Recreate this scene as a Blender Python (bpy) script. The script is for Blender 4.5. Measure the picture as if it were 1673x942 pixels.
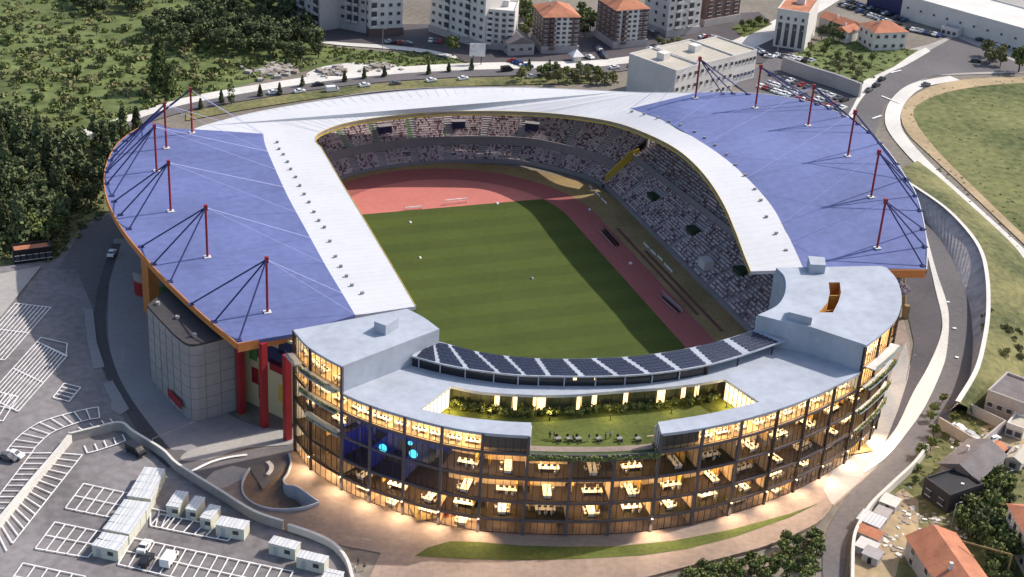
import bpy, math, random
from mathutils import Vector, Matrix
from mathutils.geometry import tessellate_polygon
random.seed(7)
R = math.radians
C = bpy.context.scene.collection
for o in list(bpy.data.objects): bpy.data.objects.remove(o)
sc = bpy.context.scene

# ------------------------------------------------------------------ camera
FPX, PITCH, ROLL, TH = 2459.75, R(26.616), R(3.6416), R(-20.788)
CH, OX, OY = 182.5, .684*182.5, 338.5
CT, ST = math.cos(TH), math.sin(TH)
def _rot(v): return Vector((v[0]*CT-v[1]*ST, v[0]*ST+v[1]*CT, v[2]))
_f = Vector((0, math.cos(PITCH), -math.sin(PITCH))); _r0 = Vector((1, 0, 0)); _u0 = _r0.cross(_f)
RGT = _rot(_r0*math.cos(ROLL)+_u0*math.sin(ROLL)); UPV = _rot(-_r0*math.sin(ROLL)+_u0*math.cos(ROLL)); FWD = _rot(_f)
CAM = Vector((-OX, -OY, CH))
cam = bpy.data.cameras.new('camera'); cam.sensor_width = 36; cam.lens = FPX/1673*36
cam.clip_start = 1; cam.clip_end = 6000
co = bpy.data.objects.new('camera', cam); C.objects.link(co)
co.matrix_world = Matrix(((RGT.x, UPV.x, -FWD.x, CAM.x), (RGT.y, UPV.y, -FWD.y, CAM.y), (RGT.z, UPV.z, -FWD.z, CAM.z), (0, 0, 0, 1)))
sc.camera = co

# ------------------------------------------------------------------ light
SUN_AZ, SUN_EL = R(8), R(42)          # direction towards the sun, measured from +X
w = bpy.data.worlds.new('World'); sc.world = w; w.use_nodes = True
nt = w.node_tree; nt.nodes.clear()
sky = nt.nodes.new('ShaderNodeTexSky'); sky.sky_type = 'NISHITA'; sky.sun_disc = False
sky.sun_elevation = SUN_EL; sky.sun_rotation = math.pi/2-SUN_AZ; sky.dust_density = 2.0
bg = nt.nodes.new('ShaderNodeBackground'); bg.inputs[1].default_value = .135
wo = nt.nodes.new('ShaderNodeOutputWorld'); nt.links.new(sky.outputs[0], bg.inputs[0]); nt.links.new(bg.outputs[0], wo.inputs[0])
sl = bpy.data.lights.new('sun', 'SUN'); sl.energy = 3.4; sl.angle = R(.6); sl.color = (1, .93, .85)
so = bpy.data.objects.new('sun', sl); C.objects.link(so); so.location = (200, 60, 300)
so.rotation_euler = (math.pi/2-SUN_EL, 0, SUN_AZ+math.pi/2)
sc.view_settings.view_transform = 'Standard'; sc.view_settings.look = 'None'
sc.view_settings.exposure = 0.5; sc.view_settings.gamma = 1
sc.cycles.max_bounces = 6; sc.cycles.transparent_max_bounces = 12

# ------------------------------------------------------------------ helpers
def S(px, py, z=0.0):
    """the point of the place, at height z, that the photograph shows at pixel (px, py)"""
    d = FWD*FPX+RGT*(px-836.5)-UPV*(py-471); t = (z-CH)/d.z
    return CAM+d*t
def hz(px, py, top, zb=0.0):
    b = S(px, py, zb); best = (1e9, 0)
    for i in range(1200):
        z = zb+i*.1; v = Vector((b.x, b.y, z))-CAM; y = 471-FPX*v.dot(UPV)/v.dot(FWD)
        if abs(y-top) < best[0]: best = (abs(y-top), z)
    return best[1]-zb
def cat(pts, n=6, closed=False):
    """smooth curve through the points"""
    P = [Vector(p) for p in pts]; N = len(P); out = []
    rng = range(N if closed else N-1)
    for i in rng:
        if closed: a, b, c, d = P[(i-1) % N], P[i], P[(i+1) % N], P[(i+2) % N]
        else: a, b, c, d = P[max(i-1, 0)], P[i], P[i+1], P[min(i+2, N-1)]
        for k in range(n):
            t = k/n
            out.append(.5*((2*b)+(c-a)*t+(2*a-5*b+4*c-d)*t*t+(3*b-a-3*c+d)*t**3))
    if not closed: out.append(P[-1].copy())
    return out
def resample(P, step):
    out = [P[0].copy()]; acc = 0
    for a, b in zip(P, P[1:]):
        L = (b-a).length
        if L < 1e-6: continue
        d = step-acc
        while d <= L: out.append(a+(b-a)*(d/L)); d += step
        acc = (acc+L) % step
    return out
def normals(P):
    """left-hand normals of a polyline, in plan"""
    out = []
    for i in range(len(P)):
        t = P[min(i+1, len(P)-1)]-P[max(i-1, 0)]
        out.append(Vector((-t.y, t.x, 0)).normalized())
    return out
def off(P, d): return [p+n*d for p, n in zip(P, normals(P))]
def tri(poly): return tessellate_polygon([[Vector((p[0], p[1], 0)) for p in poly]])

class MB:
    def __init__(s): s.v = []; s.f = []; s.m = []
    def add(s, vs, fs, mi=0):
        b = len(s.v); s.v += [tuple(v) for v in vs]; s.f += [tuple(b+i for i in f) for f in fs]; s.m += [mi]*len(fs); return s
    def box(s, c, d, rz=0, mi=0):
        x, y, z = d[0]/2, d[1]/2, d[2]/2; cs, sn = math.cos(rz), math.sin(rz); vs = []
        for sx in (-1, 1):
            for sy in (-1, 1):
                for sz in (-1, 1):
                    a, b = sx*x, sy*y; vs.append((c[0]+a*cs-b*sn, c[1]+a*sn+b*cs, c[2]+sz*z))
        return s.add(vs, [(0, 1, 3, 2), (4, 6, 7, 5), (0, 4, 5, 1), (2, 3, 7, 6), (0, 2, 6, 4), (1, 5, 7, 3)], mi)
    def prism(s, poly, z0, z1, mi=0, side=None, bottom=True):
        n = len(poly); T = tri(poly); vs = [(p[0], p[1], z1) for p in poly]+[(p[0], p[1], z0) for p in poly]
        s.add(vs, [t for t in T], mi)
        if bottom: s.add(vs, [tuple(n+i for i in reversed(t)) for t in T], mi if side is None else side)
        s.add(vs, [(i, (i+1) % n, n+(i+1) % n, n+i) for i in range(n)], mi if side is None else side)
        return s
    def sheet(s, poly, z=None, mi=0):
        return s.add([(p[0], p[1], p[2] if z is None else z) for p in poly], [t for t in tri(poly)], mi)
    def strip(s, A, B, mi=0):
        n = len(A); return s.add(list(A)+list(B), [(i, i+1, n+i+1, n+i) for i in range(n-1)], mi)
    def wall(s, P, th, z0, z1, mi=0, top=None):
        """upright wall along a polyline: th to its left"""
        Q = off(P, th); a0 = [Vector((p.x, p.y, z0)) for p in P]; a1 = [Vector((p.x, p.y, z1)) for p in P]
        b0 = [Vector((p.x, p.y, z0)) for p in Q]; b1 = [Vector((p.x, p.y, z1)) for p in Q]
        s.strip(a0, a1, mi); s.strip(a1, b1, mi if top is None else top); s.strip(b1, b0, mi); s.strip(b0, a0, mi)
        s.add([a0[0], a1[0], b1[0], b0[0]], [(0, 1, 2, 3)], mi); s.add([a0[-1], a1[-1], b1[-1], b0[-1]], [(3, 2, 1, 0)], mi); return s
    def tube(s, P, r, n=6, mi=0, r2=None):
        P = [Vector(p) for p in P]; rings = []
        for i, p in enumerate(P):
            t = (P[min(i+1, len(P)-1)]-P[max(i-1, 0)]).normalized()
            a = t.cross(Vector((0, 0, 1)) if abs(t.z) < .9 else Vector((1, 0, 0))).normalized(); b = t.cross(a)
            rr = r if r2 is None else r+(r2-r)*i/max(1, len(P)-1)
            rings.append([p+a*math.cos(2*math.pi*k/n)*rr+b*math.sin(2*math.pi*k/n)*rr for k in range(n)])
        vs = [v for q in rings for v in q]; fs = []
        for i in range(len(P)-1):
            for k in range(n): fs.append((i*n+k, i*n+(k+1) % n, (i+1)*n+(k+1) % n, (i+1)*n+k))
        fs.append(tuple(range(n-1, -1, -1))); fs.append(tuple((len(P)-1)*n+k for k in range(n)))
        return s.add(vs, fs, mi)
    def mesh(s, name, mats, smooth=False):
        me = bpy.data.meshes.new(name); me.from_pydata(s.v, [], s.f)
        for m in (mats if isinstance(mats, (list, tuple)) else [mats]): me.materials.append(m)
        if len(me.materials) > 1: me.polygons.foreach_set('material_index', s.m)
        if smooth: me.polygons.foreach_set('use_smooth', [True]*len(me.polygons))
        me.update(); return me
    def build(s, name, mats, parent=None, smooth=False): return link(name, s.mesh(name, mats, smooth), parent)
def link(name, me, parent=None, loc=None, rz=0, scale=None):
    o = bpy.data.objects.new(name, me); C.objects.link(o)
    if parent: o.parent = parent
    if loc is not None: o.location = loc
    if rz: o.rotation_euler = (0, 0, rz)
    if scale is not None: o.scale = scale if isinstance(scale, tuple) else (scale,)*3
    return o
def T(o, label=None, cat_=None, group=None, kind=None):
    if label: o['label'] = label
    if cat_: o['category'] = cat_
    if group: o['group'] = group
    if kind: o['kind'] = kind
    return o
def empty(name, loc=(0, 0, 0), rz=0):
    o = bpy.data.objects.new(name, None); C.objects.link(o); o.location = loc; o.rotation_euler = (0, 0, rz); o.empty_display_size = .5; return o
def dup(o, loc, rz, scale=None, label=None, color=None):
    """a copy of a thing with copies of its parts"""
    c = o.copy(); C.objects.link(c); c.location = loc; c.rotation_euler = (0, 0, rz)
    if scale: c.scale = (scale,)*3 if not isinstance(scale, tuple) else scale
    if label: c['label'] = label
    if color: c.color = color
    for ch in KIDS.get(o.name, []):
        d = ch.copy(); C.objects.link(d); d.parent = c
        if color and ch.get('paint'): d.color = color
    return c
KIDS = {}
ORD = ['first', 'second', 'third', 'fourth', 'fifth', 'sixth', 'seventh', 'eighth', 'ninth', 'tenth', 'eleventh', 'twelfth', 'thirteenth', 'fourteenth', 'fifteenth', 'sixteenth', 'seventeenth', 'eighteenth', 'nineteenth', 'twentieth', 'twenty-first', 'twenty-second', 'twenty-third', 'twenty-fourth', 'twenty-fifth', 'twenty-sixth']

# ------------------------------------------------------------------ materials
def mat(name, col, rough=.85, var=.18, scale=.15, fine=2.5, bump=0, metal=0, col2=None, objcol=False, rnd=0, spec=.3):
    m = bpy.data.materials.new(name); m.use_nodes = True; n = m.node_tree; b = n.nodes['Principled BSDF']
    b.inputs['Roughness'].default_value = rough; b.inputs['Metallic'].default_value = metal; b.inputs['Specular IOR Level'].default_value = spec
    tc = n.nodes.new('ShaderNodeTexCoord')
    n1 = n.nodes.new('ShaderNodeTexNoise'); n1.inputs['Scale'].default_value = scale; n1.inputs['Detail'].default_value = 6
    n2 = n.nodes.new('ShaderNodeTexNoise'); n2.inputs['Scale'].default_value = fine; n2.inputs['Detail'].default_value = 4
    n.links.new(tc.outputs['Object'], n1.inputs['Vector']); n.links.new(tc.outputs['Object'], n2.inputs['Vector'])
    mx = n.nodes.new('ShaderNodeMix'); mx.data_type = 'RGBA'
    c1 = tuple(x*(1-var) for x in col); c2 = tuple(min(1, x*(1+var)) for x in (col2 or col))
    mx.inputs['A'].default_value = (*c1, 1); mx.inputs['B'].default_value = (*c2, 1)
    rp = n.nodes.new('ShaderNodeMapRange'); rp.inputs[1].default_value = .36; rp.inputs[2].default_value = .64
    ad = n.nodes.new('ShaderNodeMath'); ad.operation = 'MULTIPLY_ADD'; ad.inputs[1].default_value = .4
    sb = n.nodes.new('ShaderNodeMath'); sb.operation = 'MULTIPLY'; sb.inputs[1].default_value = .6
    n.links.new(n1.outputs[0], sb.inputs[0]); n.links.new(n2.outputs[0], ad.inputs[0]); n.links.new(sb.outputs[0], ad.inputs[2])
    n.links.new(ad.outputs[0], rp.inputs[0]); n.links.new(rp.outputs[0], mx.inputs['Factor'])
    out = mx.outputs['Result']
    if objcol or rnd:
        oi = n.nodes.new('ShaderNodeObjectInfo')
    if objcol:
        m2 = n.nodes.new('ShaderNodeMix'); m2.data_type = 'RGBA'; m2.blend_type = 'MULTIPLY'; m2.inputs['Factor'].default_value = 1
        n.links.new(out, m2.inputs['A']); n.links.new(oi.outputs['Color'], m2.inputs['B']); out = m2.outputs['Result']
    if rnd:
        h = n.nodes.new('ShaderNodeHueSaturation'); mr = n.nodes.new('ShaderNodeMapRange'); mr.inputs[3].default_value = 1-rnd; mr.inputs[4].default_value = 1+rnd
        n.links.new(oi.outputs['Random'], mr.inputs[0]); n.links.new(mr.outputs[0], h.inputs['Value']); n.links.new(out, h.inputs['Color']); out = h.outputs[0]
    n.links.new(out, b.inputs['Base Color'])
    if bump:
        bp = n.nodes.new('ShaderNodeBump'); bp.inputs['Strength'].default_value = bump; bp.inputs['Distance'].default_value = .3
        n.links.new(n2.outputs[0], bp.inputs['Height']); n.links.new(bp.outputs[0], b.inputs['Normal'])
    return m
def stripes(m, axis, period, amount, sharp=None, rot=0):
    """adds alternating bands (mowing, metal seams) to a material's own colour"""
    n = m.node_tree; b = n.nodes['Principled BSDF']; src = b.inputs['Base Color'].links[0].from_socket
    tc = n.nodes.new('ShaderNodeTexCoord'); mp = n.nodes.new('ShaderNodeMapping'); mp.inputs['Rotation'].default_value = (0, 0, rot)
    n.links.new(tc.outputs['Object'], mp.inputs[0]); sp = n.nodes.new('ShaderNodeSeparateXYZ'); n.links.new(mp.outputs[0], sp.inputs[0])
    md = n.nodes.new('ShaderNodeMath'); md.operation = 'DIVIDE'; md.inputs[1].default_value = period; n.links.new(sp.outputs[axis], md.inputs[0])
    fr = n.nodes.new('ShaderNodeMath'); fr.operation = 'FRACT'; n.links.new(md.outputs[0], fr.inputs[0])
    gt = n.nodes.new('ShaderNodeMapRange'); s = sharp or .5; gt.inputs[1].default_value = s-.03; gt.inputs[2].default_value = s+.03; n.links.new(fr.outputs[0], gt.inputs[0])
    mx = n.nodes.new('ShaderNodeMix'); mx.data_type = 'RGBA'; mx.blend_type = 'MULTIPLY'; n.links.new(gt.outputs[0], mx.inputs['Factor'])
    mx.inputs['B'].default_value = (amount,)*3+(1,); n.links.new(src, mx.inputs['A']); n.links.new(mx.outputs['Result'], b.inputs['Base Color'])
    return m
def emit(name, col, s):
    m = bpy.data.materials.new(name); m.use_nodes = True; b = m.node_tree.nodes['Principled BSDF']
    b.inputs['Base Color'].default_value = (*col, 1); b.inputs['Emission Color'].default_value = (*col, 1); b.inputs['Emission Strength'].default_value = s; return m
def glass(name, tint=(.9, .9, .88), refl=.07):
    m = bpy.data.materials.new(name); m.use_nodes = True; n = m.node_tree; n.nodes.clear()
    t = n.nodes.new('ShaderNodeBsdfTransparent'); t.inputs[0].default_value = (*tint, 1); g = n.nodes.new('ShaderNodeBsdfGlossy'); g.inputs['Roughness'].default_value = .06
    x = n.nodes.new('ShaderNodeMixShader'); x.inputs[0].default_value = refl; o = n.nodes.new('ShaderNodeOutputMaterial')
    n.links.new(t.outputs[0], x.inputs[1]); n.links.new(g.outputs[0], x.inputs[2]); n.links.new(x.outputs[0], o.inputs[0]); return m
m = {}
m['ground'] = mat('earth', (.19, .165, .135), .95, .3, .03, .5)
m['wood_floor'] = mat('rough_grass', (.085, .11, .034), .95, .4, .03, .25, .5, col2=(.12, .15, .048))
m['field'] = mat('meadow', (.07, .11, .026), .95, .45, .018, .35, .6, col2=(.15, .145, .055))
m['dry'] = mat('dry_earth', (.36, .27, .16), .95, .25, .05, .6)
m['scrub'] = mat('scrub', (.095, .115, .04), .95, .4, .05, .6, .6, col2=(.17, .155, .065))
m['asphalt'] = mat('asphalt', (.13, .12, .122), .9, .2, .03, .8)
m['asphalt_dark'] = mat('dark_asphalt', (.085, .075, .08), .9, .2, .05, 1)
m['lot'] = mat('car_park_asphalt', (.2, .182, .182), .9, .34, .04, .5)
m['concrete'] = mat('pale_concrete', (.36, .335, .31), .9, .15, .05, 1)
m['white_pave'] = mat('pale_paving', (.6, .57, .52), .9, .14, .06, 1)
m['cement'] = mat('grey_cement', (.27, .25, .255), .9, .12, .04, .6)
m['plaza'] = stripes(stripes(mat('pink_paving', (.275, .208, .168), .8, .22, .06, .7), 0, 5, .9, .97, .35), 1, 5, .9, .97, .35)
m['line'] = mat('white_paint', (.74, .72, .7), .7, .2, .5, 3)
m['grass'] = stripes(mat('pitch_grass', (.062, .085, .012), .95, .12, .05, .6), 1, 11.6, .86)
m['lawn'] = mat('lawn', (.085, .105, .022), .95, .3, .08, 1.2, .5)
m['track'] = mat('red_track', (.32, .095, .085), .9, .1, .05, .8)
m['dzone'] = mat('faded_red_surface', (.5, .165, .135), .9, .1, .05, .8)
m['ochre'] = mat('ochre_surface', (.27, .19, .085), .95, .25, .07, 1)
m['white_roof'] = stripes(mat('white_metal_roof', (.57, .57, .58), .6, .05, .06, .5), 1, 2.2, .93, .85)
m['blue_roof'] = stripes(mat('blue_membrane_roof', (.12, .146, .315), .75, .17, .04, .5), 1, 3.4, .95, .8, R(-6))
m['yellow'] = mat('yellow_paint', (.62, .42, .06), .6, .1)
m['orange'] = mat('orange_paint', (.52, .2, .06), .7, .12)
m['red'] = mat('red_paint', (.28, .022, .026), .5, .12)
m['cable'] = mat('dark_steel_cable', (.03, .035, .12), .6, .05)
m['stay'] = mat('pale_steel_cable', (.42, .43, .66), .6, .05)
m['terrace'] = mat('terrace_concrete', (.4, .355, .36), .9, .12, .1, 1)
m['seat_pale'] = mat('cream_seat', (.64, .54, .53), .6, .08); m['seat_dark'] = mat('maroon_seat', (.19, .11, .12), .6, .08); m['seat_mid'] = mat('mauve_seat', (.46, .36, .37), .6, .08)
m['vom'] = mat('dark_green_paint', (.035, .06, .03), .8, .2); m['green'] = mat('green_paint', (.1, .22, .07), .8, .15)
m['blue_panel'] = mat('navy_panel', (.03, .035, .10), .5, .1)
m['panel'] = mat('grey_cladding', (.29, .28, .28), .8, .08, .1, 1)
m['joint'] = mat('dark_joint', (.17, .165, .165), .9)
m['roof_dark'] = mat('dark_roofing', (.055, .05, .052), .9, .15, .1, 1)
m['mural'] = mat('cream_wall', (.58, .5, .3), .8, .06)
m['black'] = mat('black_paint', (.02, .02, .022), .6)
m['bconc'] = mat('pale_blue_concrete', (.37, .40, .455), .85, .13, .12, .5, .15)
m['frame'] = mat('dark_bronze_metal', (.022, .018, .02), .5, .1)
m['slab'] = mat('slab_edge', (.11, .095, .10), .8, .1)
m['floor_dark'] = mat('brown_carpet', (.027, .017, .012), .9, .15, .3, 2); m['floor_pale'] = mat('pale_floorboards', (.5, .37, .22), .7, .1, .3, 2)
m['wall_tan'] = mat('tan_wall', (.64, .47, .29), .8, .08); m['wall_cream'] = mat('cream_plaster', (.75, .62, .43), .8, .06)
m['wood'] = mat('golden_wood', (.55, .34, .08), .6, .15, .5, 3)
m['blue_wall'] = mat('blue_wall', (.03, .06, .28), .7, .2)  # the room's blue light is put into this wall colour too
m['desk'] = mat('white_desk', (.78, .74, .66), .5, .03); m['chair'] = mat('pale_chair', (.6, .55, .48), .6, .05); m['screen'] = mat('black_screen', (.02, .02, .02), .3)
m['lamp'] = emit('warm_ceiling_lamp', (1, .67, .33), 46); m['lamp_top'] = emit('bright_ceiling_lamp', (1, .72, .4), 21); m['lamp_dim'] = emit('dim_ceiling_lamp', (1, .66, .34), 5)
m['lamp_blue'] = emit('blue_lamp', (.05, .12, .8), 11); m['cyan'] = emit('cyan_lamp', (.1, .8, 1), .9); m['lit'] = emit('lit_window', (1, .68, .32), 1.7)
m['glass'] = glass('clear_glass'); m['glass_dark'] = mat('dark_glass', (.02, .02, .025), .15, .1, spec=.5); m['rail_glass'] = glass('rail_glass', (.75, .82, .8), .12)
m['solar'] = stripes(stripes(mat('solar_cells', (.02, .024, .045), .25, .1, spec=.5), 0, 1.0, 2.2, .93), 1, 1.0, 2.2, .93)
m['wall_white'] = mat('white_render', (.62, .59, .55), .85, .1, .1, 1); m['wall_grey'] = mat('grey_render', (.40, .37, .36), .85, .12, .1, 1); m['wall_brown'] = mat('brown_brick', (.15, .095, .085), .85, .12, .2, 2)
m['tile'] = mat('terracotta_tiles', (.42, .17, .095), .85, .22, .3, 2.5); m['tile_grey'] = mat('old_grey_tiles', (.17, .15, .15), .9, .2, .3, 2); m['flat_roof'] = mat('beige_roofing', (.45, .41, .34), .9, .12, .1, 1)
m['window'] = mat('window_glass', (.06, .06, .07), .25, .2, spec=.5)
m['container'] = stripes(mat('cabin_roof_sheet', (.60, .61, .62), .5, .1), 0, .8, .82); m['cabin_wall'] = mat('cabin_wall', (.60, .60, .50), .7, .08); m['cabin_grey'] = mat('grey_cabin_panel', (.42, .42, .45), .7, .08)
m['paint'] = mat('car_paint', (.9, .9, .9), .3, .04, objcol=True, spec=.5); m['tyre'] = mat('tyre', (.015, .015, .015), .8)
m['bark'] = mat('bark', (.1, .075, .055), .95, .2, .6, 4)
m['leaf_dark'] = mat('dark_leaf', (.08, .098, .042), .9, .3, .5, 1.2, rnd=.4, col2=(.115, .135, .058)); m['leaf_mid'] = mat('green_leaf', (.115, .145, .042), .9, .3, .5, 1.2, rnd=.3, col2=(.16, .185, .06)); m['leaf_pale'] = mat('pale_leaf', (.11, .14, .045), .9, .3, .5, 1.2, rnd=.25)
m['leaf_olive'] = mat('olive_leaf', (.2, .195, .085), .9, .3, .5, 1.2, rnd=.3)
m['skin'] = mat('skin', (.45, .28, .2), .7); m['cloth_dark'] = mat('dark_cloth', (.04, .04, .05), .9); m['cloth_pale'] = mat('pale_cloth', (.5, .47, .45), .9); m['hair'] = mat('hair', (.03, .02, .015), .8)
m['rubble'] = mat('rubble', (.27, .23, .19), .95, .4, .2, 1.5)

def px(pts, z=0): return [S(p[0], p[1], z) for p in pts]
def ground(name, pts, z, mt, smooth=0):
    P = px(pts)
    if smooth: P = cat(P, smooth, True)
    return T(MB().sheet(P, z).build(name, mt), kind='structure')
def band(name, L, Rr, z, mt, n=6):
    A = cat(px(L), n); B = cat(px(Rr), n)
    N = min(len(A), len(B)); A = [Vector((p.x, p.y, z)) for p in A]; B = [Vector((p.x, p.y, z)) for p in B]
    if len(A) != len(B):
        A = [A[round(i*(len(A)-1)/(N-1))] for i in range(N)]; B = [B[round(i*(len(B)-1)/(N-1))] for i in range(N)]
    return T(MB().strip(A, B).build(name, mt), kind='structure')
def ribbon(name, pts, width, z, mt, n=6):
    P = cat(px(pts), n); A = off(P, width/2); B = off(P, -width/2)
    return T(MB().strip([Vector((p.x, p.y, z)) for p in A], [Vector((p.x, p.y, z)) for p in B]).build(name, mt), kind='structure')

# ================================================================== THE GROUND
RAMP_L = [(409, 768), (400, 783), (397, 800), (404, 817), (426, 830), (458, 835), (494, 832), (520, 824)]
RAMP_R = [(471, 744), (474, 759), (469, 776), (462, 787), (467, 796), (484, 799), (500, 810), (520, 824)]
rl, rr_ = cat(px(RAMP_L), 4), cat(px(RAMP_R), 4)
hole = rl+rr_[::-1][1:]
def with_hole(name, outer, z, mt):
    o = [Vector((p[0], p[1], 0)) for p in outer]; h = [Vector((p.x, p.y, 0)) for p in hole]
    t = tessellate_polygon([o, h]); mb = MB(); mb.add([(p.x, p.y, z) for p in o+h], t); return T(mb.build(name, mt), kind='structure')
with_hole('ground', [(-2500, -2500), (2500, -2500), (2500, 2500), (-2500, 2500)], 0, m['ground'])
GZ = [.02]
def gz(): GZ[0] += .012; return GZ[0]
ground('wood_ground', [(-60, -60), (452, -40), (505, 50), (535, 75), (620, 84), (700, 90), (770, 102), (655, 112), (560, 108), (470, 120), (400, 138), (300, 163), (215, 188), (75, 238), (-60, 300)], gz(), m['wood_floor'])
ground('wood_ground', [(-60, 300), (75, 242), (190, 205), (240, 190), (175, 300), (178, 345), (130, 372), (90, 425), (-60, 440)], gz(), m['scrub'])
ground('sandy_ground', [(500, 124), (530, 108), (600, 101), (655, 108), (668, 116), (560, 128)], gz(), m['white_pave'], 3)
ground('car_park', [(-80, 445), (30, 432), (92, 424), (132, 385), (178, 345), (215, 395), (250, 470), (300, 690), (290, 770), (360, 815), (470, 872), (560, 900), (640, 1010), (-140, 1010)], gz(), m['lot'])
ground('access_road', [(134, 372), (178, 350), (215, 400), (240, 480), (242, 600), (300, 690), (250, 745), (205, 690), (165, 600), (150, 500), (125, 440), (95, 440)], gz(), m['asphalt'])
band('footway', [(186, 390), (178, 470), (178, 560), (205, 640), (240, 690), (290, 745)], [(230, 390), (260, 470), (300, 560), (330, 640), (400, 690), (480, 705)], gz(), m['cement'])
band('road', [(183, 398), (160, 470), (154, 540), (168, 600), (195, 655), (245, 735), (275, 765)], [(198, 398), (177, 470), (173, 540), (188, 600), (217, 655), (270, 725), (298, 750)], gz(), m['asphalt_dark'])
ground('driveway', [(245, 735), (298, 735), (345, 752), (400, 737), (476, 728), (487, 742), (470, 760), (430, 800), (409, 768), (380, 762), (350, 770), (334, 785), (290, 772)], gz(), m['asphalt'])
PL = [(334, 785), (355, 813), (413, 849), (462, 866), (516, 884), (559, 892), (622, 904), (596, 960), (570, 1010), (900, 1010), (1113, 933), (1197, 912), (1264, 892), (1334, 859), (1361, 829), (1389, 804), (1430, 766), (1450, 742), (1465, 700), (1480, 650), (1487, 600), (1486, 560), (1476, 520), (1440, 480), (1250, 520), (700, 560), (485, 690), (478, 735)]+RAMP_R+RAMP_L[::-1][1:]+[(380, 761), (350, 770)]
ground('plaza', PL, gz(), m['plaza'])
ground('plaza_edge', [(334, 785), (350, 770), (380, 762), (404, 766), (396, 783), (372, 795), (350, 803)], gz(), m['concrete'])
ground('plaza_edge', [(1430, 764), (1450, 742), (1465, 700), (1480, 650), (1487, 600), (1480, 560), (1460, 600), (1440, 660), (1400, 720), (1360, 770), (1345, 800), (1360, 826)], gz(), m['concrete'])
ground('traffic_island', [(298, 753), (345, 750), (400, 733), (472, 727), (480, 715), (455, 703), (400, 712), (340, 726), (303, 740)], gz(), m['concrete'], 3)
ground('lawn', [(677, 909), (700, 895), (735, 885), (780, 886), (850, 892), (930, 894), (1010, 893), (1100, 884), (1190, 867), (1290, 840), (1340, 822), (1290, 846), (1200, 878), (1120, 898), (1050, 908), (950, 914), (850, 916), (760, 914)], gz(), m['lawn'])
# ring road on the right, with its pavement
SWL = [(1505, 380), (1515, 418), (1529, 478), (1539, 523), (1535, 555), (1516, 600), (1491, 644), (1467, 695), (1443, 729), (1410, 770)]
SWR = [(1512, 380), (1529, 443), (1545, 491), (1550, 523), (1547, 571), (1539, 604), (1511, 665), (1479, 711), (1449, 747), (1412, 774)]
RDR = [(1488, 330), (1516, 367), (1545, 405), (1567, 450), (1583, 497), (1588, 539), (1589, 560), (1585, 610), (1573, 644), (1551, 671), (1531, 697), (1505, 747), (1483, 772), (1446, 804), (1412, 836), (1397, 866), (1384, 895), (1378, 960), (1378, 1010)]
RDL = [(1440, 330), (1480, 380), (1512, 418), (1529, 445), (1545, 491), (1550, 523), (1547, 571), (1539, 604), (1511, 665), (1479, 711), (1449, 747), (1430, 766), (1410, 785), (1389, 804), (1364, 843), (1351, 869), (1344, 901), (1344, 960), (1344, 1010)]
band('road', RDL, RDR, gz(), m['asphalt'])
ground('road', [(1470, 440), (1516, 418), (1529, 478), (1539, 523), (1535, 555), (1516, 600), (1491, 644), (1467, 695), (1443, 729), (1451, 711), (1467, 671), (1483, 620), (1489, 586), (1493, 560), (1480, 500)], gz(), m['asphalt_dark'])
mb = MB(); A = cat(px(SWL), 5); B = cat(px(SWR), 5); mb.prism(A+B[::-1], 0, .35); T(mb.build('pavement', m['white_pave']), kind='structure')
# the road and the junction at the upper right
ground('junction', [(1470, 85), (1520, 72), (1545, 62), (1560, 52), (1400, -30), (1800, -30), (1800, 120), (1673, 119), (1525, 124), (1473, 145), (1440, 130)], gz(), m['concrete'])
band('road', [(1350, 330), (1395, 260), (1395, 190), (1405, 160), (1430, 130), (1478, 105), (1520, 82), (1560, 60)], [(1440, 330), (1428, 240), (1440, 185), (1452, 165), (1480, 142), (1530, 124), (1610, 118), (1700, 118)], gz(), m['asphalt'])
band('pavement', [(1380, 195), (1388, 165), (1412, 132), (1440, 115), (1470, 100), (1512, 78)], [(1392, 195), (1402, 170), (1428, 138), (1452, 120), (1482, 106), (1520, 84)], gz(), m['white_pave'])
ground('meadow', [(1473, 180), (1500, 152), (1560, 132), (1673, 126), (1800, 130), (1800, 520), (1673, 400), (1600, 330), (1520, 255), (1480, 215)], gz(), m['dry'], 3)
ground('meadow', [(1492, 190), (1510, 165), (1570, 146), (1673, 136), (1800, 140), (1800, 500), (1673, 385), (1600, 315), (1530, 245)], gz(), m['field'], 3)
ribbon('path', [(1560, 128), (1500, 140), (1468, 165), (1458, 195), (1470, 225), (1520, 280), (1580, 335), (1640, 390), (1720, 465)], 5.5, gz(), m['white_pave'])
# upper roads in front of the apartment blocks
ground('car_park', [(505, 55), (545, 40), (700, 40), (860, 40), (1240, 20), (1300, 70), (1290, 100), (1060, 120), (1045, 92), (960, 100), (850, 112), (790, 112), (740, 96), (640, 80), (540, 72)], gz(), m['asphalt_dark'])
band('pavement', [(518, 66), (560, 70), (640, 75), (700, 82), (745, 92)], [(520, 70), (560, 75), (640, 81), (700, 88), (748, 97)], gz(), m['white_pave'])
TR = [(60, 247), (120, 224), (215, 192), (300, 166), (420, 144), (560, 124), (700, 112), (840, 107), (960, 105), (1045, 96), (1130, 92)]
band('road', [(p[0], p[1]+5) for p in TR], [(p[0]+4, p[1]+17) for p in TR], gz(), m['asphalt'])
band('pavement', [(p[0], p[1]-5) for p in TR], [(p[0], p[1]+6) for p in TR], gz(), m['white_pave'])
band('verge', [(p[0]+4, p[1]+19) for p in TR[3:9]], [(p[0]+4, p[1]+32) for p in TR[3:9]], gz(), m['scrub'])
ribbon('road', [(1180, 85), (1230, 66), (1280, 40), (1340, 5), (1380, -20)], 11, gz(), m['white_pave'])
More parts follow.
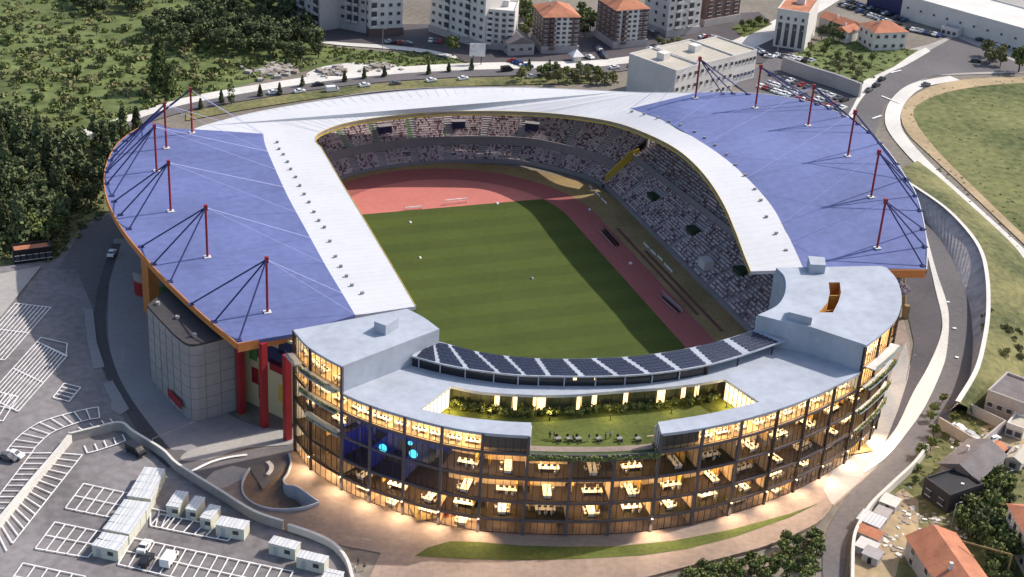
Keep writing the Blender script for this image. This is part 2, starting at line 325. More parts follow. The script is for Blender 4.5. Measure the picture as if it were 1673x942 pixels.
ground('garden', [(1295, 92), (1330, 72), (1365, 55), (1400, 60), (1440, 80), (1500, 82), (1460, 110), (1405, 135), (1340, 118)], gz(), m['wood_floor'])
ground('car_park', [(1200, 140), (1262, 92), (1405, 152), (1385, 190), (1300, 200)], gz(), m['asphalt'])
ground('garden', [(1195, 45), (1240, 30), (1262, 40), (1215, 62)], gz(), m['lawn'])
# scrubby ground and yards, lower right
ground('yard', [(1600, 610), (1800, 560), (1800, 1010), (1380, 1010), (1392, 890), (1410, 850), (1460, 800), (1520, 740), (1560, 680)], gz(), m['scrub'])
ground('yard', [(1395, 1000), (1393, 890), (1430, 830), (1475, 800), (1500, 820), (1500, 870), (1470, 910), (1450, 1000)], gz(), m['dry'])
ground('yard', [(1600, 700), (1640, 690), (1700, 700), (1700, 760), (1640, 745)], gz(), m['dry'])
# painted lines
def lines(segs, wd, name='parking_lines'):
    mb = MB(); z = gz()
    for a, b in segs:
        n = Vector((-(b-a).y, (b-a).x, 0)).normalized()*wd/2
        q = [a+n, a-n, b-n, b+n]; mb.add([(p.x, p.y, z) for p in q], [(0, 1, 2, 3)])
        z += .00002
    return T(mb.build(name, m['line']), kind='structure')
segs = []
def grid(c, n, rows=2):
    a, b, d, e = px(c)      # a-b is the near row line, e-d the far one
    for i in range(n+1):
        t = i/n; segs.append((a.lerp(b, t), e.lerp(d, t)))
    for j in range(rows+1):
        t = j/rows; segs.append((a.lerp(e, t), b.lerp(d, t)))
grid([(137, 792), (220, 810), (190, 849), (107, 832)], 5); grid([(90, 855), (176, 873), (144, 913), (58, 898)], 5)
grid([(219, 881), (479, 936), (453, 985), (193, 924)], 15); grid([(246, 832), (290, 842), (272, 866), (246, 861)], 3, 1); grid([(262, 842), (390, 868), (372, 886), (246, 861)], 7, 1)
grid([(38, 922), (140, 944), (110, 985), (8, 965)], 5)
grid([(26, 497), (83, 504), (8, 590), (-50, 583)], 9); grid([(67, 553), (110, 563), (108, 584), (61, 560)], 1, 1)
grid([(61, 560), (110, 583), (30, 674), (-20, 650)], 10); grid([(105, 628), (132, 635), (113, 658), (87, 651)], 1, 4)
grid([(-10, 640), (30, 650), (5, 690), (-35, 680)], 4)
A1 = resample(cat(px([(8, 742), (30, 716), (61, 694), (95, 682), (138, 671), (180, 664)]), 8), 2.7); A2 = resample(cat(px([(52, 742), (59, 732), (83, 710), (111, 698), (142, 688), (172, 684)]), 8), 2.0)
for i in range(len(A1)): segs.append((A1[i], A2[round(i*(len(A2)-1)/(len(A1)-1))]))
for P in (A1, A2): segs += list(zip(P, P[1:]))
W1 = px([(95, 742), (4, 862)]); L1 = px([(135, 745), (21, 890)]); L0 = px([(52, 742), (-40, 862)])
for i in range(15):
    t = i/13; segs.append((W1[0].lerp(W1[1], t), L1[0].lerp(L1[1], t))); segs.append((W1[0].lerp(W1[1], t), L0[0].lerp(L0[1], t)))
segs.append((L1[0], L1[1])); segs.append((L0[0], L0[1]))
A3 = px([(112, 708), (128, 700), (147, 694), (166, 689), (180, 686)]); A4 = px([(132, 716), (148, 711), (163, 708), (178, 705), (192, 702)])
segs += list(zip(A3, A4)); A5 = px([(138, 730), (155, 727), (170, 722), (186, 717), (200, 712)]); A6 = px([(143, 742), (160, 738), (175, 733), (190, 728), (205, 722)])
segs += list(zip(A5, A6)); segs += list(zip(A6, A6[1:]))
lines(segs, .28)
lines(list(zip(*(lambda P: (P, P[1:]))(cat(px([(314, 772), (345, 757), (375, 749), (404, 745)]), 4)))), .7, 'road_marking')
lines(list(zip(*(lambda P: (P, P[1:]))(cat(px([(437, 756), (443, 762), (443, 770), (437, 778)]), 4)))), 1.0, 'road_marking')
lines([(S(1545, 495), S(1551, 495)), (S(1556, 538), S(1562, 538)), (S(1560, 585), S(1566, 586)), (S(1470, 170), S(1440, 158)), (S(1425, 195), S(1440, 190)), (S(1455, 120), S(1472, 116))], .8, 'road_marking')

# sunken ramp
mb = MB(); n = len(rl)
def zr(t): return -.05-4.6*max(0, (t-.25)/.75)
mb.strip([Vector((p.x, p.y, zr(i/(n-1)))) for i, p in enumerate(rl)], [Vector((p.x, p.y, zr(i/(n-1)))) for i, p in enumerate(rr_)])
T(mb.build('ramp', mat('brown_asphalt', (.16, .115, .085), .9, .2, .1, 1)), kind='structure')
par = empty('ramp_parapet', rl[0]); T(par, 'low curved concrete parapet around the sunken ramp left of the glass building', 'wall')
for P in (rl, rr_):
    mb = MB(); Q = [p-par.location for p in P]; th_ = .35 if P is rl else -.35
    mb.wall(Q, -th_, -4.8, .75); mb.build('parapet_wall', m['bconc'], par)
# perimeter wall of the car park
def perimeter(pts, label, th, h, mt):
    P = cat(px(pts), 5); o = empty('boundary_wall', P[0]); mb = MB(); mb.wall([p-P[0] for p in P], th, 0, h); mb.build('wall_face', mt, o)
    cp = MB(); cp.wall(off([p-P[0] for p in P], -.08), th+.16, h, h+.12); cp.build('coping', m['white_pave'], o)
    return T(o, label, 'wall')
perimeter([(-8, 874), (4, 860), (60, 792), (99, 746), (118, 722)], 'straight white wall running diagonally through the sunny car park', .8, 1.8, m['wall_white'])
perimeter([(118, 722), (158, 712), (197, 704), (217, 718), (265, 748), (290, 772), (355, 813), (413, 849), (462, 866)], 'pale panelled wall bending past the cabins and along the plaza', .4, 2.2, m['concrete'])
perimeter([(470, 868), (516, 884), (545, 900), (565, 925), (575, 960)], 'short curved white wall beside the last cabins and the plaza', .5, 1.6, m['wall_white'])
perimeter([(1511, 740), (1490, 768), (1454, 802), (1421, 834), (1404, 860), (1391, 890), (1388, 942), (1388, 1000)], 'white wall along the bend of the ring road by the shacks', .5, 2.4, m['wall_white'])
P = cat(px([(1030, 955), (1113, 933), (1197, 912), (1264, 892), (1334, 859), (1361, 829)]), 5)
T(MB().wall([p for p in P], .5, -.1, .9).build('plaza_parapet', m['plaza']), 'long low pinkish parapet along the plaza above the hedge', 'wall')
# the leaning retaining wall beside the ring road and the bank behind it
RB = cat(px(RDR[:10]), 6)
RT = cat(px([(1462, 285), (1494, 303), (1545, 338), (1583, 376), (1606, 411), (1616, 453), (1618, 504), (1613, 550), (1599, 605), (1568, 658)], 5), 6)
n = min(len(RB), len(RT)); mb = MB()
rw = empty('retaining_wall', RB[0]); T(rw, 'tall dark curved retaining wall with white rim above the ring road', 'wall')
A = [RB[i]+Vector((0, 0, 0))-RB[0] for i in range(n)]; B = [RT[i]-RB[0] for i in range(n)]
mb.strip(A, B); mb.build('wall_face', mat('dark_stone_wall', (.44, .41, .41), .95, .25, .3, 2, .4), rw)
mb = MB(); nn = normals(B); mb.strip([p+Vector((0, 0, .25)) for p in B], [p-q*1.1+Vector((0, 0, .25)) for p, q in zip(B, nn)]); mb.strip([p+Vector((0, 0, -.3)) for p in B], [p+Vector((0, 0, .25)) for p in B]); mb.build('rim', m['wall_white'], rw)
PB = cat(px([(1500, 262), (1530, 285), (1570, 320), (1620, 365), (1665, 410), (1700, 470), (1700, 540), (1680, 600), (1640, 640), (1590, 680)], .15), 6)
mid = [RT[i].lerp(PB[i], .5)+Vector((0, 0, .8)) for i in range(n)]
RTo = [RT[i]-nn[i]*.9 for i in range(n)]
mb = MB(); mb.strip(RTo, mid); mb.strip(mid, [PB[i] for i in range(n)]); T(mb.build('embankment', m['scrub'], smooth=True), kind='structure')

# ================================================================== THE PITCH
T(MB().sheet([Vector((x, y, 0)) for x, y in [(-50, -95), (58, -95), (58, 60)]+[(58*math.cos(R(a)), 42+50*math.sin(R(a))) for a in range(15, 170, 8)]+[(-50, 50)]], gz()).build('infield_ground', m['ochre']), kind='structure')
def oval(r, y0=-95, a0=0, a1=180): return [Vector((r, y0, 0))]+[Vector((r*math.cos(R(a)), 42.2+r*math.sin(R(a)), 0)) for a in range(0, 181, 5)]+[Vector((-r, y0, 0))]
T(MB().sheet(oval(45.5), gz()).build('running_track', m['track']), kind='structure')
T(MB().sheet(oval(36.5), gz()).build('pitch_end', m['dzone']), kind='structure')
segs2 = []
for k in range(9):
    P = oval(36.6+k*1.1); segs2 += list(zip(P, P[1:]))
ll_ = T(lines(segs2, .06, 'lane_lines'), kind='structure'); ll_.data.materials[0] = mat('worn_lane_paint', (.45, .2, .18))
o_ = oval(36.5); gp = [p for p in o_ if p.y < 56.8]; ang = math.asin((56.8-42.2)/36.5)
gr = [p for p in o_[:len(o_)//2] if p.y < 56.8]+[Vector((36.5*math.cos(ang), 56.8, 0)), Vector((-36.5*math.cos(ang), 56.8, 0))]+[p for p in o_[len(o_)//2:] if p.y < 56.8]
T(MB().sheet(gr, gz()).build('pitch', m['grass']), kind='structure')

# ================================================================== THE STADIUM
st = empty('stadium', (0, 0, 0)); T(st, 'huge stadium with blue and white cantilevered roof around a running track', 'stadium')
ZR = 22.5
def pl(v, K):
    if v <= K[0][0]: return K[0][1]
    for a, b in zip(K, K[1:]):
        if v <= b[0]: return a[1]+(b[1]-a[1])*(v-a[0])/(b[0]-a[0])
    return K[-1][1]
def ZP(x, y=0):
    """height of the roof: the right-hand wing arches higher than the left"""
    return 22.5+7.4*pl(x, ((950, 0), (1000, .36), (1060, .77), (1110, 1)))*pl(y, ((250, 1), (285, .95), (330, .72), (375, .44), (415, .14), (443, 0)))
def RP(x, y): return S(x, y, ZP(x, y))
def RZ(pts): return [RP(x, y) for x, y in pts]
WI = [(680, 500), (660, 466), (640, 432), (600, 365), (560, 300), (525, 240)]
WI2 = [(525, 240), (516, 229), (524, 216), (570, 200), (650, 188), (740, 182), (840, 182), (920, 187), (1000, 199), (1060, 220), (1110, 247), (1150, 285), (1180, 330), (1200, 375), (1215, 415), (1226, 443)]
WIN = RZ(WI[:-1])+cat(RZ(WI2), 5)
LB = [(430, 218), (433, 235), (445, 265), (470, 320), (500, 375), (530, 430), (560, 480), (580, 514)]
LBc = cat(RZ(LB), 4)
LT = [(430, 218), (370, 214), (318, 211), (280, 209)]
WO = [(318, 211), (345, 202), (430, 181), (560, 160), (700, 146), (840, 143), (960, 147), (1050, 151), (1138, 151)]
WOc = cat(RZ(WO), 5)
RBl = [(1030, 177), (1080, 195), (1130, 222), (1180, 255), (1220, 290), (1260, 335), (1288, 385), (1312, 437)]
RBc = cat(RZ(RBl), 5)
LO = [(280, 209), (250, 200), (225, 210), (195, 232), (178, 260), (171, 290), (176, 325), (195, 365), (225, 405), (270, 455), (330, 512), (388, 560)]
LOc = cat(RZ(LO), 5)
RO = [(1138, 151), (1210, 151), (1280, 158), (1340, 172), (1400, 200), (1445, 240), (1480, 290), (1497, 320), (1508, 360), (1514, 400), (1513, 440)]
ROc = cat(RZ(RO), 5)
def slab(name, poly, mt, th=.9, smooth=False):
    n = len(poly); tt = tri(poly); mb = MB(); lo = [p-Vector((0, 0, th)) for p in poly]
    mb.add(list(poly)+lo, list(tt)+[tuple(n+i for i in reversed(t)) for t in tt]+[(i, (i+1) % n, n+(i+1) % n, n+i) for i in range(n)]); return mb.build(name, mt, st)
white = WIN+[RP(1305, 440)]+RBc[::-1]+WOc[::-1]+[S(370, 214, ZR)]+LBc+[S(600, 512, ZR)]
slab('white_roof', white, m['white_roof'])
bl = LBc[::-1]+px([(370, 214), (318, 211)], ZR)+LOc+[S(480, 545, ZR)]
slab('blue_roof', bl, m['blue_roof'], .85)
ga, gb = [resample(cat([Vector((x, y, 0)) for x, y in L], 8), 1) for L in (RBl, RO)]; NG = 44; rows_ = []
for j in range(9):
    rows_.append([(lambda v: RP(v.x, v.y))(ga[round(i*(len(ga)-1)/NG)].lerp(gb[round(i*(len(gb)-1)/NG)], j/8)) for i in range(NG+1)])
mb = MB(); dz_ = Vector((0, 0, .85))
for a, b in zip(rows_, rows_[1:]): mb.strip(a, b); mb.strip([p-dz_ for p in a], [p-dz_ for p in b])
mb.build('blue_roof', m['blue_roof'], st, True)
def rim(mb, P, th, dn, up):
    Q = [a+n*th for a, n in zip(P, normals(P))]; D, U = Vector((0, 0, dn)), Vector((0, 0, up))
    a0, a1, b0, b1 = [p-D for p in P], [p+U for p in P], [p-D for p in Q], [p+U for p in Q]
    mb.strip(a0, a1); mb.strip(a1, b1); mb.strip(b1, b0); mb.strip(b0, a0); return mb
# yellow fascias round the edges
for P, nm in ((WIN, 'inner_fascia'),):
    mb = MB(); rim(mb, P, .12, 1.3, .12); mb.build(nm, m['yellow'], st)
mb = MB(); mb.wall(LOc, -.25, ZR-1.5, ZR+.1); mb.build('outer_fascia', m['orange'], st)
mb = MB(); rim(mb, ROc, .25, 1.5, .1); mb.build('outer_fascia', m['white_roof'], st)
mb = MB(); rim(mb, WOc, .25, 1.5, .1); mb.build('outer_fascia', m['white_roof'], st)
mb = MB(); mb.wall([S(388, 560, ZR), S(485, 541, ZR)], -.3, ZR-2.2, ZR-.02); mb.build('outer_fascia', m['orange'], st)
mb = MB(); rim(mb, [RP(1440, 440), RP(1513, 440)], -.3, 2.2, -.02); mb.build('outer_fascia', m['orange'], st)
# seam lines of the roofs: standing seams on the white ring
mb = MB(); WR = resample(WOc, 3.2)
inn = cat(RZ(WI2[2:11]), 12)
for p in WR[6:-3]:
    q = min(inn, key=lambda k: (k-p).length)
    mb.tube([p+Vector((0, 0, .02)), q+Vector((0, 0, .0))], .045, 4)
mb.build('roof_seam', m['white_roof'], st)
# floodlights standing on the white roof
fl = MB(); fl.box((0, 0, .35), (.9, .5, .45), 0); fl.tube([(0, 0, 0), (0, 0, .3)], .08, 5); flm = fl.mesh('floodlight', m['cement'])
FLD = [(453, 233), (456, 244), (463, 253), (470, 265), (475, 277), (483, 290), (490, 304), (497, 318), (505, 331), (513, 347), (521, 361), (530, 372), (539, 395), (548, 420), (557, 436), (566, 452), (575, 467), (592, 480),
       (1032, 183), (1052, 187), (1075, 193), (1093, 199), (1112, 205), (1135, 216), (1151, 226), (1168, 238), (1187, 253), (1202, 270), (1217, 287), (1233, 310), (1243, 328), (1252, 355), (1268, 382), (1284, 410)]
for p in FLD: link('floodlight', flm, st, RP(*p), R(random.uniform(-20, 20)), (.9, 1.1, 1))
# masts with cables
MAST = [((437, 510), (436, 420), [(312, 497), (350, 526), (390, 556)]), ((339, 420), (337, 335), [(231, 403), (251, 431), (278, 460)]), ((279, 345), (277, 262), [(187, 329), (197, 351), (211, 374)]),
        ((256, 279), (254, 203), [(174, 281), (175, 300), (183, 320)]), ((272, 242), (268, 167), [(188, 246), (180, 262), (177, 275)]), ((314, 217), (311, 143), [(232, 210), (215, 219), (205, 230)]),
        ((1136, 160), (1142, 93), [(1222, 154), (1198, 153), (1180, 153)]), ((1234, 176), (1245, 106), [(1355, 178), (1335, 171), (1310, 165)]), ((1320, 205), (1330, 138), [(1378, 190), (1402, 203), (1420, 217)]),
        ((1385, 255), (1398, 180), [(1438, 234), (1465, 268), (1482, 295)]), ((1423, 322), (1437, 245), [(1480, 292), (1496, 320), (1503, 344)]), ((1433, 405), (1447, 325), [(1508, 374), (1511, 403), (1508, 434)])]
for k, (b, t, an) in enumerate(MAST):
    p = RP(*b); h = hz(b[0], b[1], t[1], ZP(b[0], b[1]))
    mb = MB(); mb.tube([p, p+Vector((0, 0, h))], .29, 8); mb.box(p+Vector((0, 0, h-.6)), (.8, .8, 1.4)); ms = mb.build('mast', m['red'], st)
    mb = MB(); mb.box(p+Vector((0, 0, .12)), (1.7, 1.7, .22)); mb.build('base_plate', m['white_roof'], ms)
    for q in an:
        e = RP(*q); mb = MB(); mb.tube([p+Vector((0, 0, h-.6)), e+Vector((0, 0, .1))], .2, 5); mb.box(e+Vector((0, 0, .1)), (1.3, 1.3, .2)); mb.build('cable', m['cable'], ms)
    side = LBc if k < 6 else RBc
    for d in (-7, 7):
        q = min(side, key=lambda v: (v-(p+Vector((30 if k < 6 else -30, d, 0)))).length); mb = MB(); mb.tube([p+Vector((0, 0, h-.6)), q+Vector((0, 0, .1))], .06, 4); mb.build('roof_stay', m['stay'], ms)
# terraces: rows of real steps; seats on them
def lerp(a, b, t): return a+(b-a)*t
seats = []
def tier(path, n0, d0, d1, z0, z1, rows, name, seat=True, aisles=(), gap=()):
    """path: front line, n0: outward normals; d0/d1: offsets (functions of the fraction along)"""
    mb = MB(); N = len(path)
    prof = []
    for r in range(rows+1):
        t = r/rows
        prof.append([path[i]+n0[i]*lerp(d0(i/(N-1)), d1(i/(N-1)), t) for i in range(N)])
    for r in range(rows):
        z = lerp(z0, z1, r/rows); zn = lerp(z0, z1, (r+1)/rows)
        mb.strip([Vector((p.x, p.y, z)) for p in prof[r]], [Vector((p.x, p.y, z)) for p in prof[r+1]])
        mb.strip([Vector((p.x, p.y, z)) for p in prof[r+1]], [Vector((p.x, p.y, zn)) for p in prof[r+1]])
        if seat:
            L = [prof[r][i].lerp(prof[r+1][i], .6) for i in range(N)]; tot = 0; pos = []
            for a, b, na in zip(L, L[1:], n0):
                pos.append((a, b, na, (b-a).length))
            tot = sum(q[3] for q in pos); s = .3; acc = 0; k = 0
            while s < tot:
                while k < len(pos)-1 and acc+pos[k][3] < s: acc += pos[k][3]; k += 1
                a, b, na, ln = pos[k]; u = s/tot
                p = a.lerp(b, min(1, (s-acc)/ln))
                if not any(abs(u-x) < wd for x, wd in aisles) and not any(g[0] < u < g[1] and g[2] <= r/rows <= g[3] for g in gap):
                    seats.append((Vector((p.x, p.y, z)), math.atan2(na.y, na.x), u, r))
                s += .62
    return mb.build(name, m['terrace'], st)
FE = cat([Vector(p+(0,)) for p in [(55.5, 62.5), (54.3, 68), (50.5, 73.5), (44, 80.5), (36.5, 86), (19.2, 90.4), (0, 91), (-14, 88.5), (-24, 84), (-34, 77), (-41, 68)]], 6)
nF = [-q for q in normals(FE)]
AISF = [(x, .011) for x in (.08, .17, .29, .38, .47, .56, .65, .73, .81, .89)]
tier(FE, nF, lambda u: .3, lambda u: 5.6, .9, 4.6, 8, 'lower_terrace', True, AISF)
tier(FE, nF, lambda u: 5.2, lambda u: 17, 7.0, 16.0, 17, 'upper_terrace', True, AISF)
RS = [Vector((56, y, 0)) for y in range(62, -64, -6)]; nR = [Vector((1, 0, 0))]*len(RS)
band_d = lambda u: lerp(8.5, 16.5, min(1, u*1.3))
AISR = [(x, .006) for x in (.1, .2, .3, .4, .5, .6, .7, .8, .9)]
VOM = [(.16, .21, .5, .8), (.37, .42, .5, .8), (.6, .65, .5, .8), (.52, .57, .02, .3)]
tier(RS, nR, lambda u: .3, band_d, 1.6, 8.6, 15, 'lower_terrace', True, AISR, VOM)
tier(RS, nR, lambda u: band_d(u)+.8, lambda u: band_d(u)+15, 10.2, 20, 17, 'upper_terrace', True, AISR)
LS = [Vector((-48, y, 0)) for y in range(62, -38, -6)]; nL = [Vector((-1, 0, 0))]*len(LS)
tier(LS, nL, lambda u: .3, lambda u: 14, 1.6, 8.6, 15, 'lower_terrace', False); tier(LS, nL, lambda u: 14.5, lambda u: 28, 10.2, 20, 16, 'upper_terrace', False)
# parapets, front walls, aisles, portals
mb = MB(); mb.wall(off(FE, -5.1), .3, 4.6, 7.5); mb.build('parapet', m['cement'], st)
mb = MB(); mb.wall(FE, .3, 0, 1.4); mb.build('front_wall', m['cement'], st)
mb = MB(); mb.wall([p+Vector((band_d(i/(len(RS)-1))+.6, 0, 0)) for i, p in enumerate(RS)], -.3, 8.6, 11.0); mb.build('parapet', m['cement'], st)
mb = MB(); mb.wall(RS, .3, 0, 1.9); mb.build('front_wall', m['cement'], st)
mb = MB(); mb.wall(LS, -.3, 0, 1.9); mb.build('front_wall', m['cement'], st)
def along(P, u):
    
    L = [(b-a).length for a, b in zip(P, P[1:])]; d = u*sum(L)
    for i, l in enumerate(L):
        if d <= l or i == len(L)-1: return P[i].lerp(P[i+1], min(1, d/l))
        d -= l
def near_i(P, q): return min(range(len(P)), key=lambda k: (P[k]-q).length)
for u, wd in AISF:                      # green painted gangways on the far terrace
    p = along(FE, u); i = near_i(FE, p); nn_ = nF[i]; a = math.atan2(nn_.y, nn_.x); mb = MB()
    for r in range(17):
        t = (r+.5)/17; q = p+nn_*lerp(5.2, 17, t); mb.box((q.x, q.y, lerp(7, 16, r/17)+.03), (.66, 1.7, .05), a)
    mb.build('gangway', m['green'], st)
for u in (.25, .43, .62):
    p = along(FE, u); i = near_i(FE, p); p = p+nF[i]*8.6; a = math.atan2(nF[i].y, nF[i].x)
    mb = MB(); mb.box((p.x, p.y, 9.6), (1.8, 4.2, 3.4), a); po = mb.build('entrance_portal', m['blue_panel'], st)
    mb = MB(); mb.box((p.x, p.y, 11.4), (2.2, 4.8, .2), a); mb.build('portal_roof', m['cement'], po)
for g in VOM[:3]:
    u = (g[0]+g[1])/2; p = along(RS, u); d = band_d(u)
    mb = MB(); mb.box((p.x+d*.65, p.y, 6.0), (d*.28, 4.2, 1.4)); mb.build('entrance_portal', m['vom'], st)
p = along(RS, .545); mb = MB(); mb.box((59.5, p.y, 4.4), (3, 4, 2.6)); mb.build('commentary_box', m['wall_white'], st)
mb = MB(); mb.add([(x, y, z) for y in (62.2, 62.8) for x, z in ((56.5, 0), (67, 0), (67, 12.4), (64, 11.5), (56.5, 4.2))], [(0, 1, 2, 3, 4), (9, 8, 7, 6, 5)]+[(i, (i+1) % 5, 5+(i+1) % 5, 5+i) for i in range(5)]); mb.build('stair_wall', m['yellow'], st)
mb = MB(); mb.wall(off(FE, -17.2), .5, 0, 20); mb.build('rear_wall', m['cement'], st)
# seats: the hundred nearest as parts, the rest as one
sm = MB(); sm.box((.05, 0, .42), (.42, .46, .08)); sm.box((.26, 0, .66), (.07, .46, .45)); sm.box((.1, 0, .2), (.1, .3, .4))
kinds = [sm.mesh('seat', m['seat_pale']), sm.mesh('seat', m['seat_dark']), sm.mesh('seat', m['seat_mid'])]
vis = [s_ for s_ in seats if s_[0].x > 50 and -46 < s_[0].y < 30]
vis.sort(key=lambda s_: (s_[0]-CAM).length); near = set(id(s_) for s_ in vis[:100])
big = MB()
def skind(p):
    v = random.random()+.15*math.sin(p.x*.9)*math.sin(p.y*.55)
    return 0 if v < .48 else (1 if v > .78 else 2)
for s_ in seats:
    k = skind(s_[0])
    if id(s_) in near: link('seat', kinds[k], st, s_[0], s_[1])
    else: big.box(s_[0]+Vector((.05*math.cos(s_[1]), .05*math.sin(s_[1]), .42)), (.46, .5, .09), s_[1], k); big.box(s_[0]+Vector((.24*math.cos(s_[1]), .24*math.sin(s_[1]), .66)), (.08, .5, .45), s_[1], k)
T(big.build('seats', [m['seat_pale'], m['seat_dark'], m['seat_mid']], st), kind='stuff')
# outer face seen at the left: columns, mural wall, orange wall, drums
for b, t in (((395, 674), 568), ((432, 697), 559), ((470, 718), 550)):
    p = S(*b); mb = MB(); mb.box((p.x, p.y, 10.8), (1.5, 1.3, 21.6), R(25)); mb.build('column', m['red'], st)
ma, mc = S(372, 650)+Vector((1, 2, 0)), S(484, 705)+Vector((1, 2, 0))
mb = MB(); mb.wall([ma, mc], .5, 0, 21.0); mw = mb.build('mural_wall', m['mural'], st)
dv = (mc-ma).normalized(); nv = Vector((dv.y, -dv.x, 0))
for t, z, wd, ht, mt in ((.36, 14, .12, 4.2, 'green'), (.62, 15.5, .4, 4.5, 'blue_panel'), (.72, 13, .25, 3, 'red'), (.38, 8, .1, 4, 'red'), (.5, 12.3, .08, 1.6, 'black'), (.48, 4.5, .1, 4, 'black'), (.8, 6.5, .16, 4.4, 'yellow'), (.3, 18, .2, 3, 'orange'), (.86, 18.6, .26, 3.6, 'blue_panel'), (.12, 9, .1, 5, 'yellow'), (.8, 11, .05, 1, 'black'), (.8, 2.6, .05, 1, 'black')):
    q = ma.lerp(mc, t)+nv*.06; L = (mc-ma).length*wd
    mb = MB(); mb.box((q.x, q.y, z), (L, .1, ht), math.atan2(dv.y, dv.x)); mb.build('colour_panel', m[mt], mw)
p = S(236, 515); mb = MB(); mb.box((p.x+2, p.y+1, 10.8), (2.6, 4.5, 21.6), R(15)); mb.build('pier', m['orange'], st)
for q, h, mt in (((222, 478), 6.5, 'red'), ((252, 488), 8, 'green')):
    p = S(*q); mb = MB(); mb.tube([(p.x+3, p.y, 0), (p.x+3, p.y, h*.62)], 3.4, 18, 0); mb.tube([(p.x+3, p.y, h*.62), (p.x+3, p.y, h)], 3.45, 18, 1); mb.build('stair_drum', [m[mt], m['cement']], st)
LW = [S(200, 430), S(250, 520), S(300, 590), S(372, 650)]
mb = MB(); mb.wall([p+Vector((9, 3, 0)) for p in LW], .5, 0, 21); mb.build('rear_wall', m['cement'], st)
for q in ((1205, 150), (1280, 160), (1350, 180), (1410, 213), (1460, 260), (1490, 310), (1503, 360), (1506, 410)):
    p = RP(*q); v = Vector((-.9, .1, 0)); p = p+v*5
    mb = MB(); mb.tube([(p.x, p.y, 0), (p.x, p.y, p.z-3.5)], .7, 8); mb.build('column', m['cement'], st)
mb = MB(); mb.wall([Vector((70, 63, 0)), Vector((76, 70, 0)), Vector((84, 72, 0))]+[Vector((92, y, 0)) for y in range(70, -56, -9)], .5, 0, 22); mb.build('rear_wall', m['cement'], st)  # unseen far-corner link, shaped to block sun leaking onto the track
p = S(1478, 520); mb = MB(); mb.tube([(p.x, p.y, 0), (p.x-1, p.y+6, 20.5)], .6, 8); mb.box((p.x, p.y, 2), (1.3, 1.3, 4)); mb.build('column', m['ochre'], st)
# grey-clad hall at the left
gb = empty('clad_hall', S(316, 687)); T(gb, 'windowless grey panelled hall with dark flat roof and red strip under the blue roof', 'building')
hb = hz(316, 687, 562); c0 = gb.location
HT = [(240, 498), (262, 522), (285, 546), (300, 558), (309, 562), (320, 562), (345, 556), (385, 545)]
F_ = [Vector((S(x, y, hb).x-c0.x, S(x, y, hb).y-c0.y, 0)) for x, y in HT]
back = [F_[-1]+Vector((2, 22, 0)), F_[0]+Vector((14, 18, 0))]
hp = [(p.x, p.y) for p in F_+back]
mb = MB(); mb.prism(hp, 0, hb-.6, 0); mb.build('wall', m['panel'], gb)
mb = MB(); mb.prism(hp, hb-.58, hb, 0); rf = mb.build('roof', m['roof_dark'], gb)
for q in ((258, 497), (318, 549), (290, 520)):
    p = S(q[0], q[1], hb)-c0; mb = MB(); mb.tube([(p.x, p.y, hb), (p.x, p.y, hb+.7)], .5, 10); mb.build('roof_vent', m['concrete'], rf)
mb = MB(); Pf = off([Vector((p.x, p.y, 0)) for p in F_], -.03)
for z in [hb*k/7 for k in range(1, 7)]: mb.wall(Pf, .02, z-.07, z+.07)
for p in resample(Pf, 3.6): mb.box((p.x, p.y, hb/2-.4), (.12, .12, hb-1))
mb.build('panel_joint', m['joint'], gb)
q0, q1 = F_[0].lerp(F_[3], .62), F_[0].lerp(F_[3], .96); nq = Vector((-(q1-q0).y, (q1-q0).x, 0)).normalized()
mb = MB(); mb.wall([q0-nq*1.2, q1-nq*1.2], .3, 2.3, 4.2); mb.build('name_strip', m['red'], gb)

# pitchside things
def bx(name, spec, mt, parent=None):
    mb = MB()
    for c, d, *r in spec: mb.box(c, d, r[0] if r else 0)
    return mb.build(name, mt, parent)
for i, (a, b) in enumerate((((982, 378), (1006, 405)), ((1079, 486), (1110, 514)))):
    p, q = S(*a), S(*b); c = (p+q)/2; L = (q-p).length; an = math.atan2((q-p).y, (q-p).x)
    d = empty('dugout', c, an); T(d, ('dark team dugout on the red track farther from the glass building', 'silver and dark team dugout on the red track nearer the glass building')[i], 'dugout')
    bx('bench', [((0, .2, .5), (L*.9, .5, .1)), ((0, .2, .25), (L*.88, .1, .5))], m['black'], d)
    mb = MB(); arc = [(1.0*math.cos(t), 2.2*math.sin(t)) for t in [k*math.pi/2/6 for k in range(7)]]
    mb.strip([Vector((-L/2, y, z)) for y, z in arc], [Vector((L/2, y, z)) for y, z in arc]); mb.build('canopy', m['cabin_grey'] if i else m['frame'], d)
    bx('front_rail', [((0, -1.0, .9), (L, .12, .12)), ((-L/2, -1, .45), (.12, .12, .9)), ((L/2, -1, .45), (.12, .12, .9))], m['concrete'], d)
hb_ = []
BD = [((962, 306), (967, 312)), ((970, 315), (980, 324)), ((982, 327), (991, 336)), ((1051, 400), (1060, 409)), ((1062, 411), (1071, 420)), ((1073, 421), (1082, 429)), ((1085, 434), (1098, 448))]
bdl = ['white advertising board nearest the yellow stair wall', 'white advertising board second from the yellow stair wall', 'white advertising board third from the yellow stair wall', 'white advertising board topmost in the row beside the dugouts', 'white advertising board second in the row beside the dugouts', 'white advertising board third in the row beside the dugouts', 'longest white advertising board, lowest beside the dugouts']
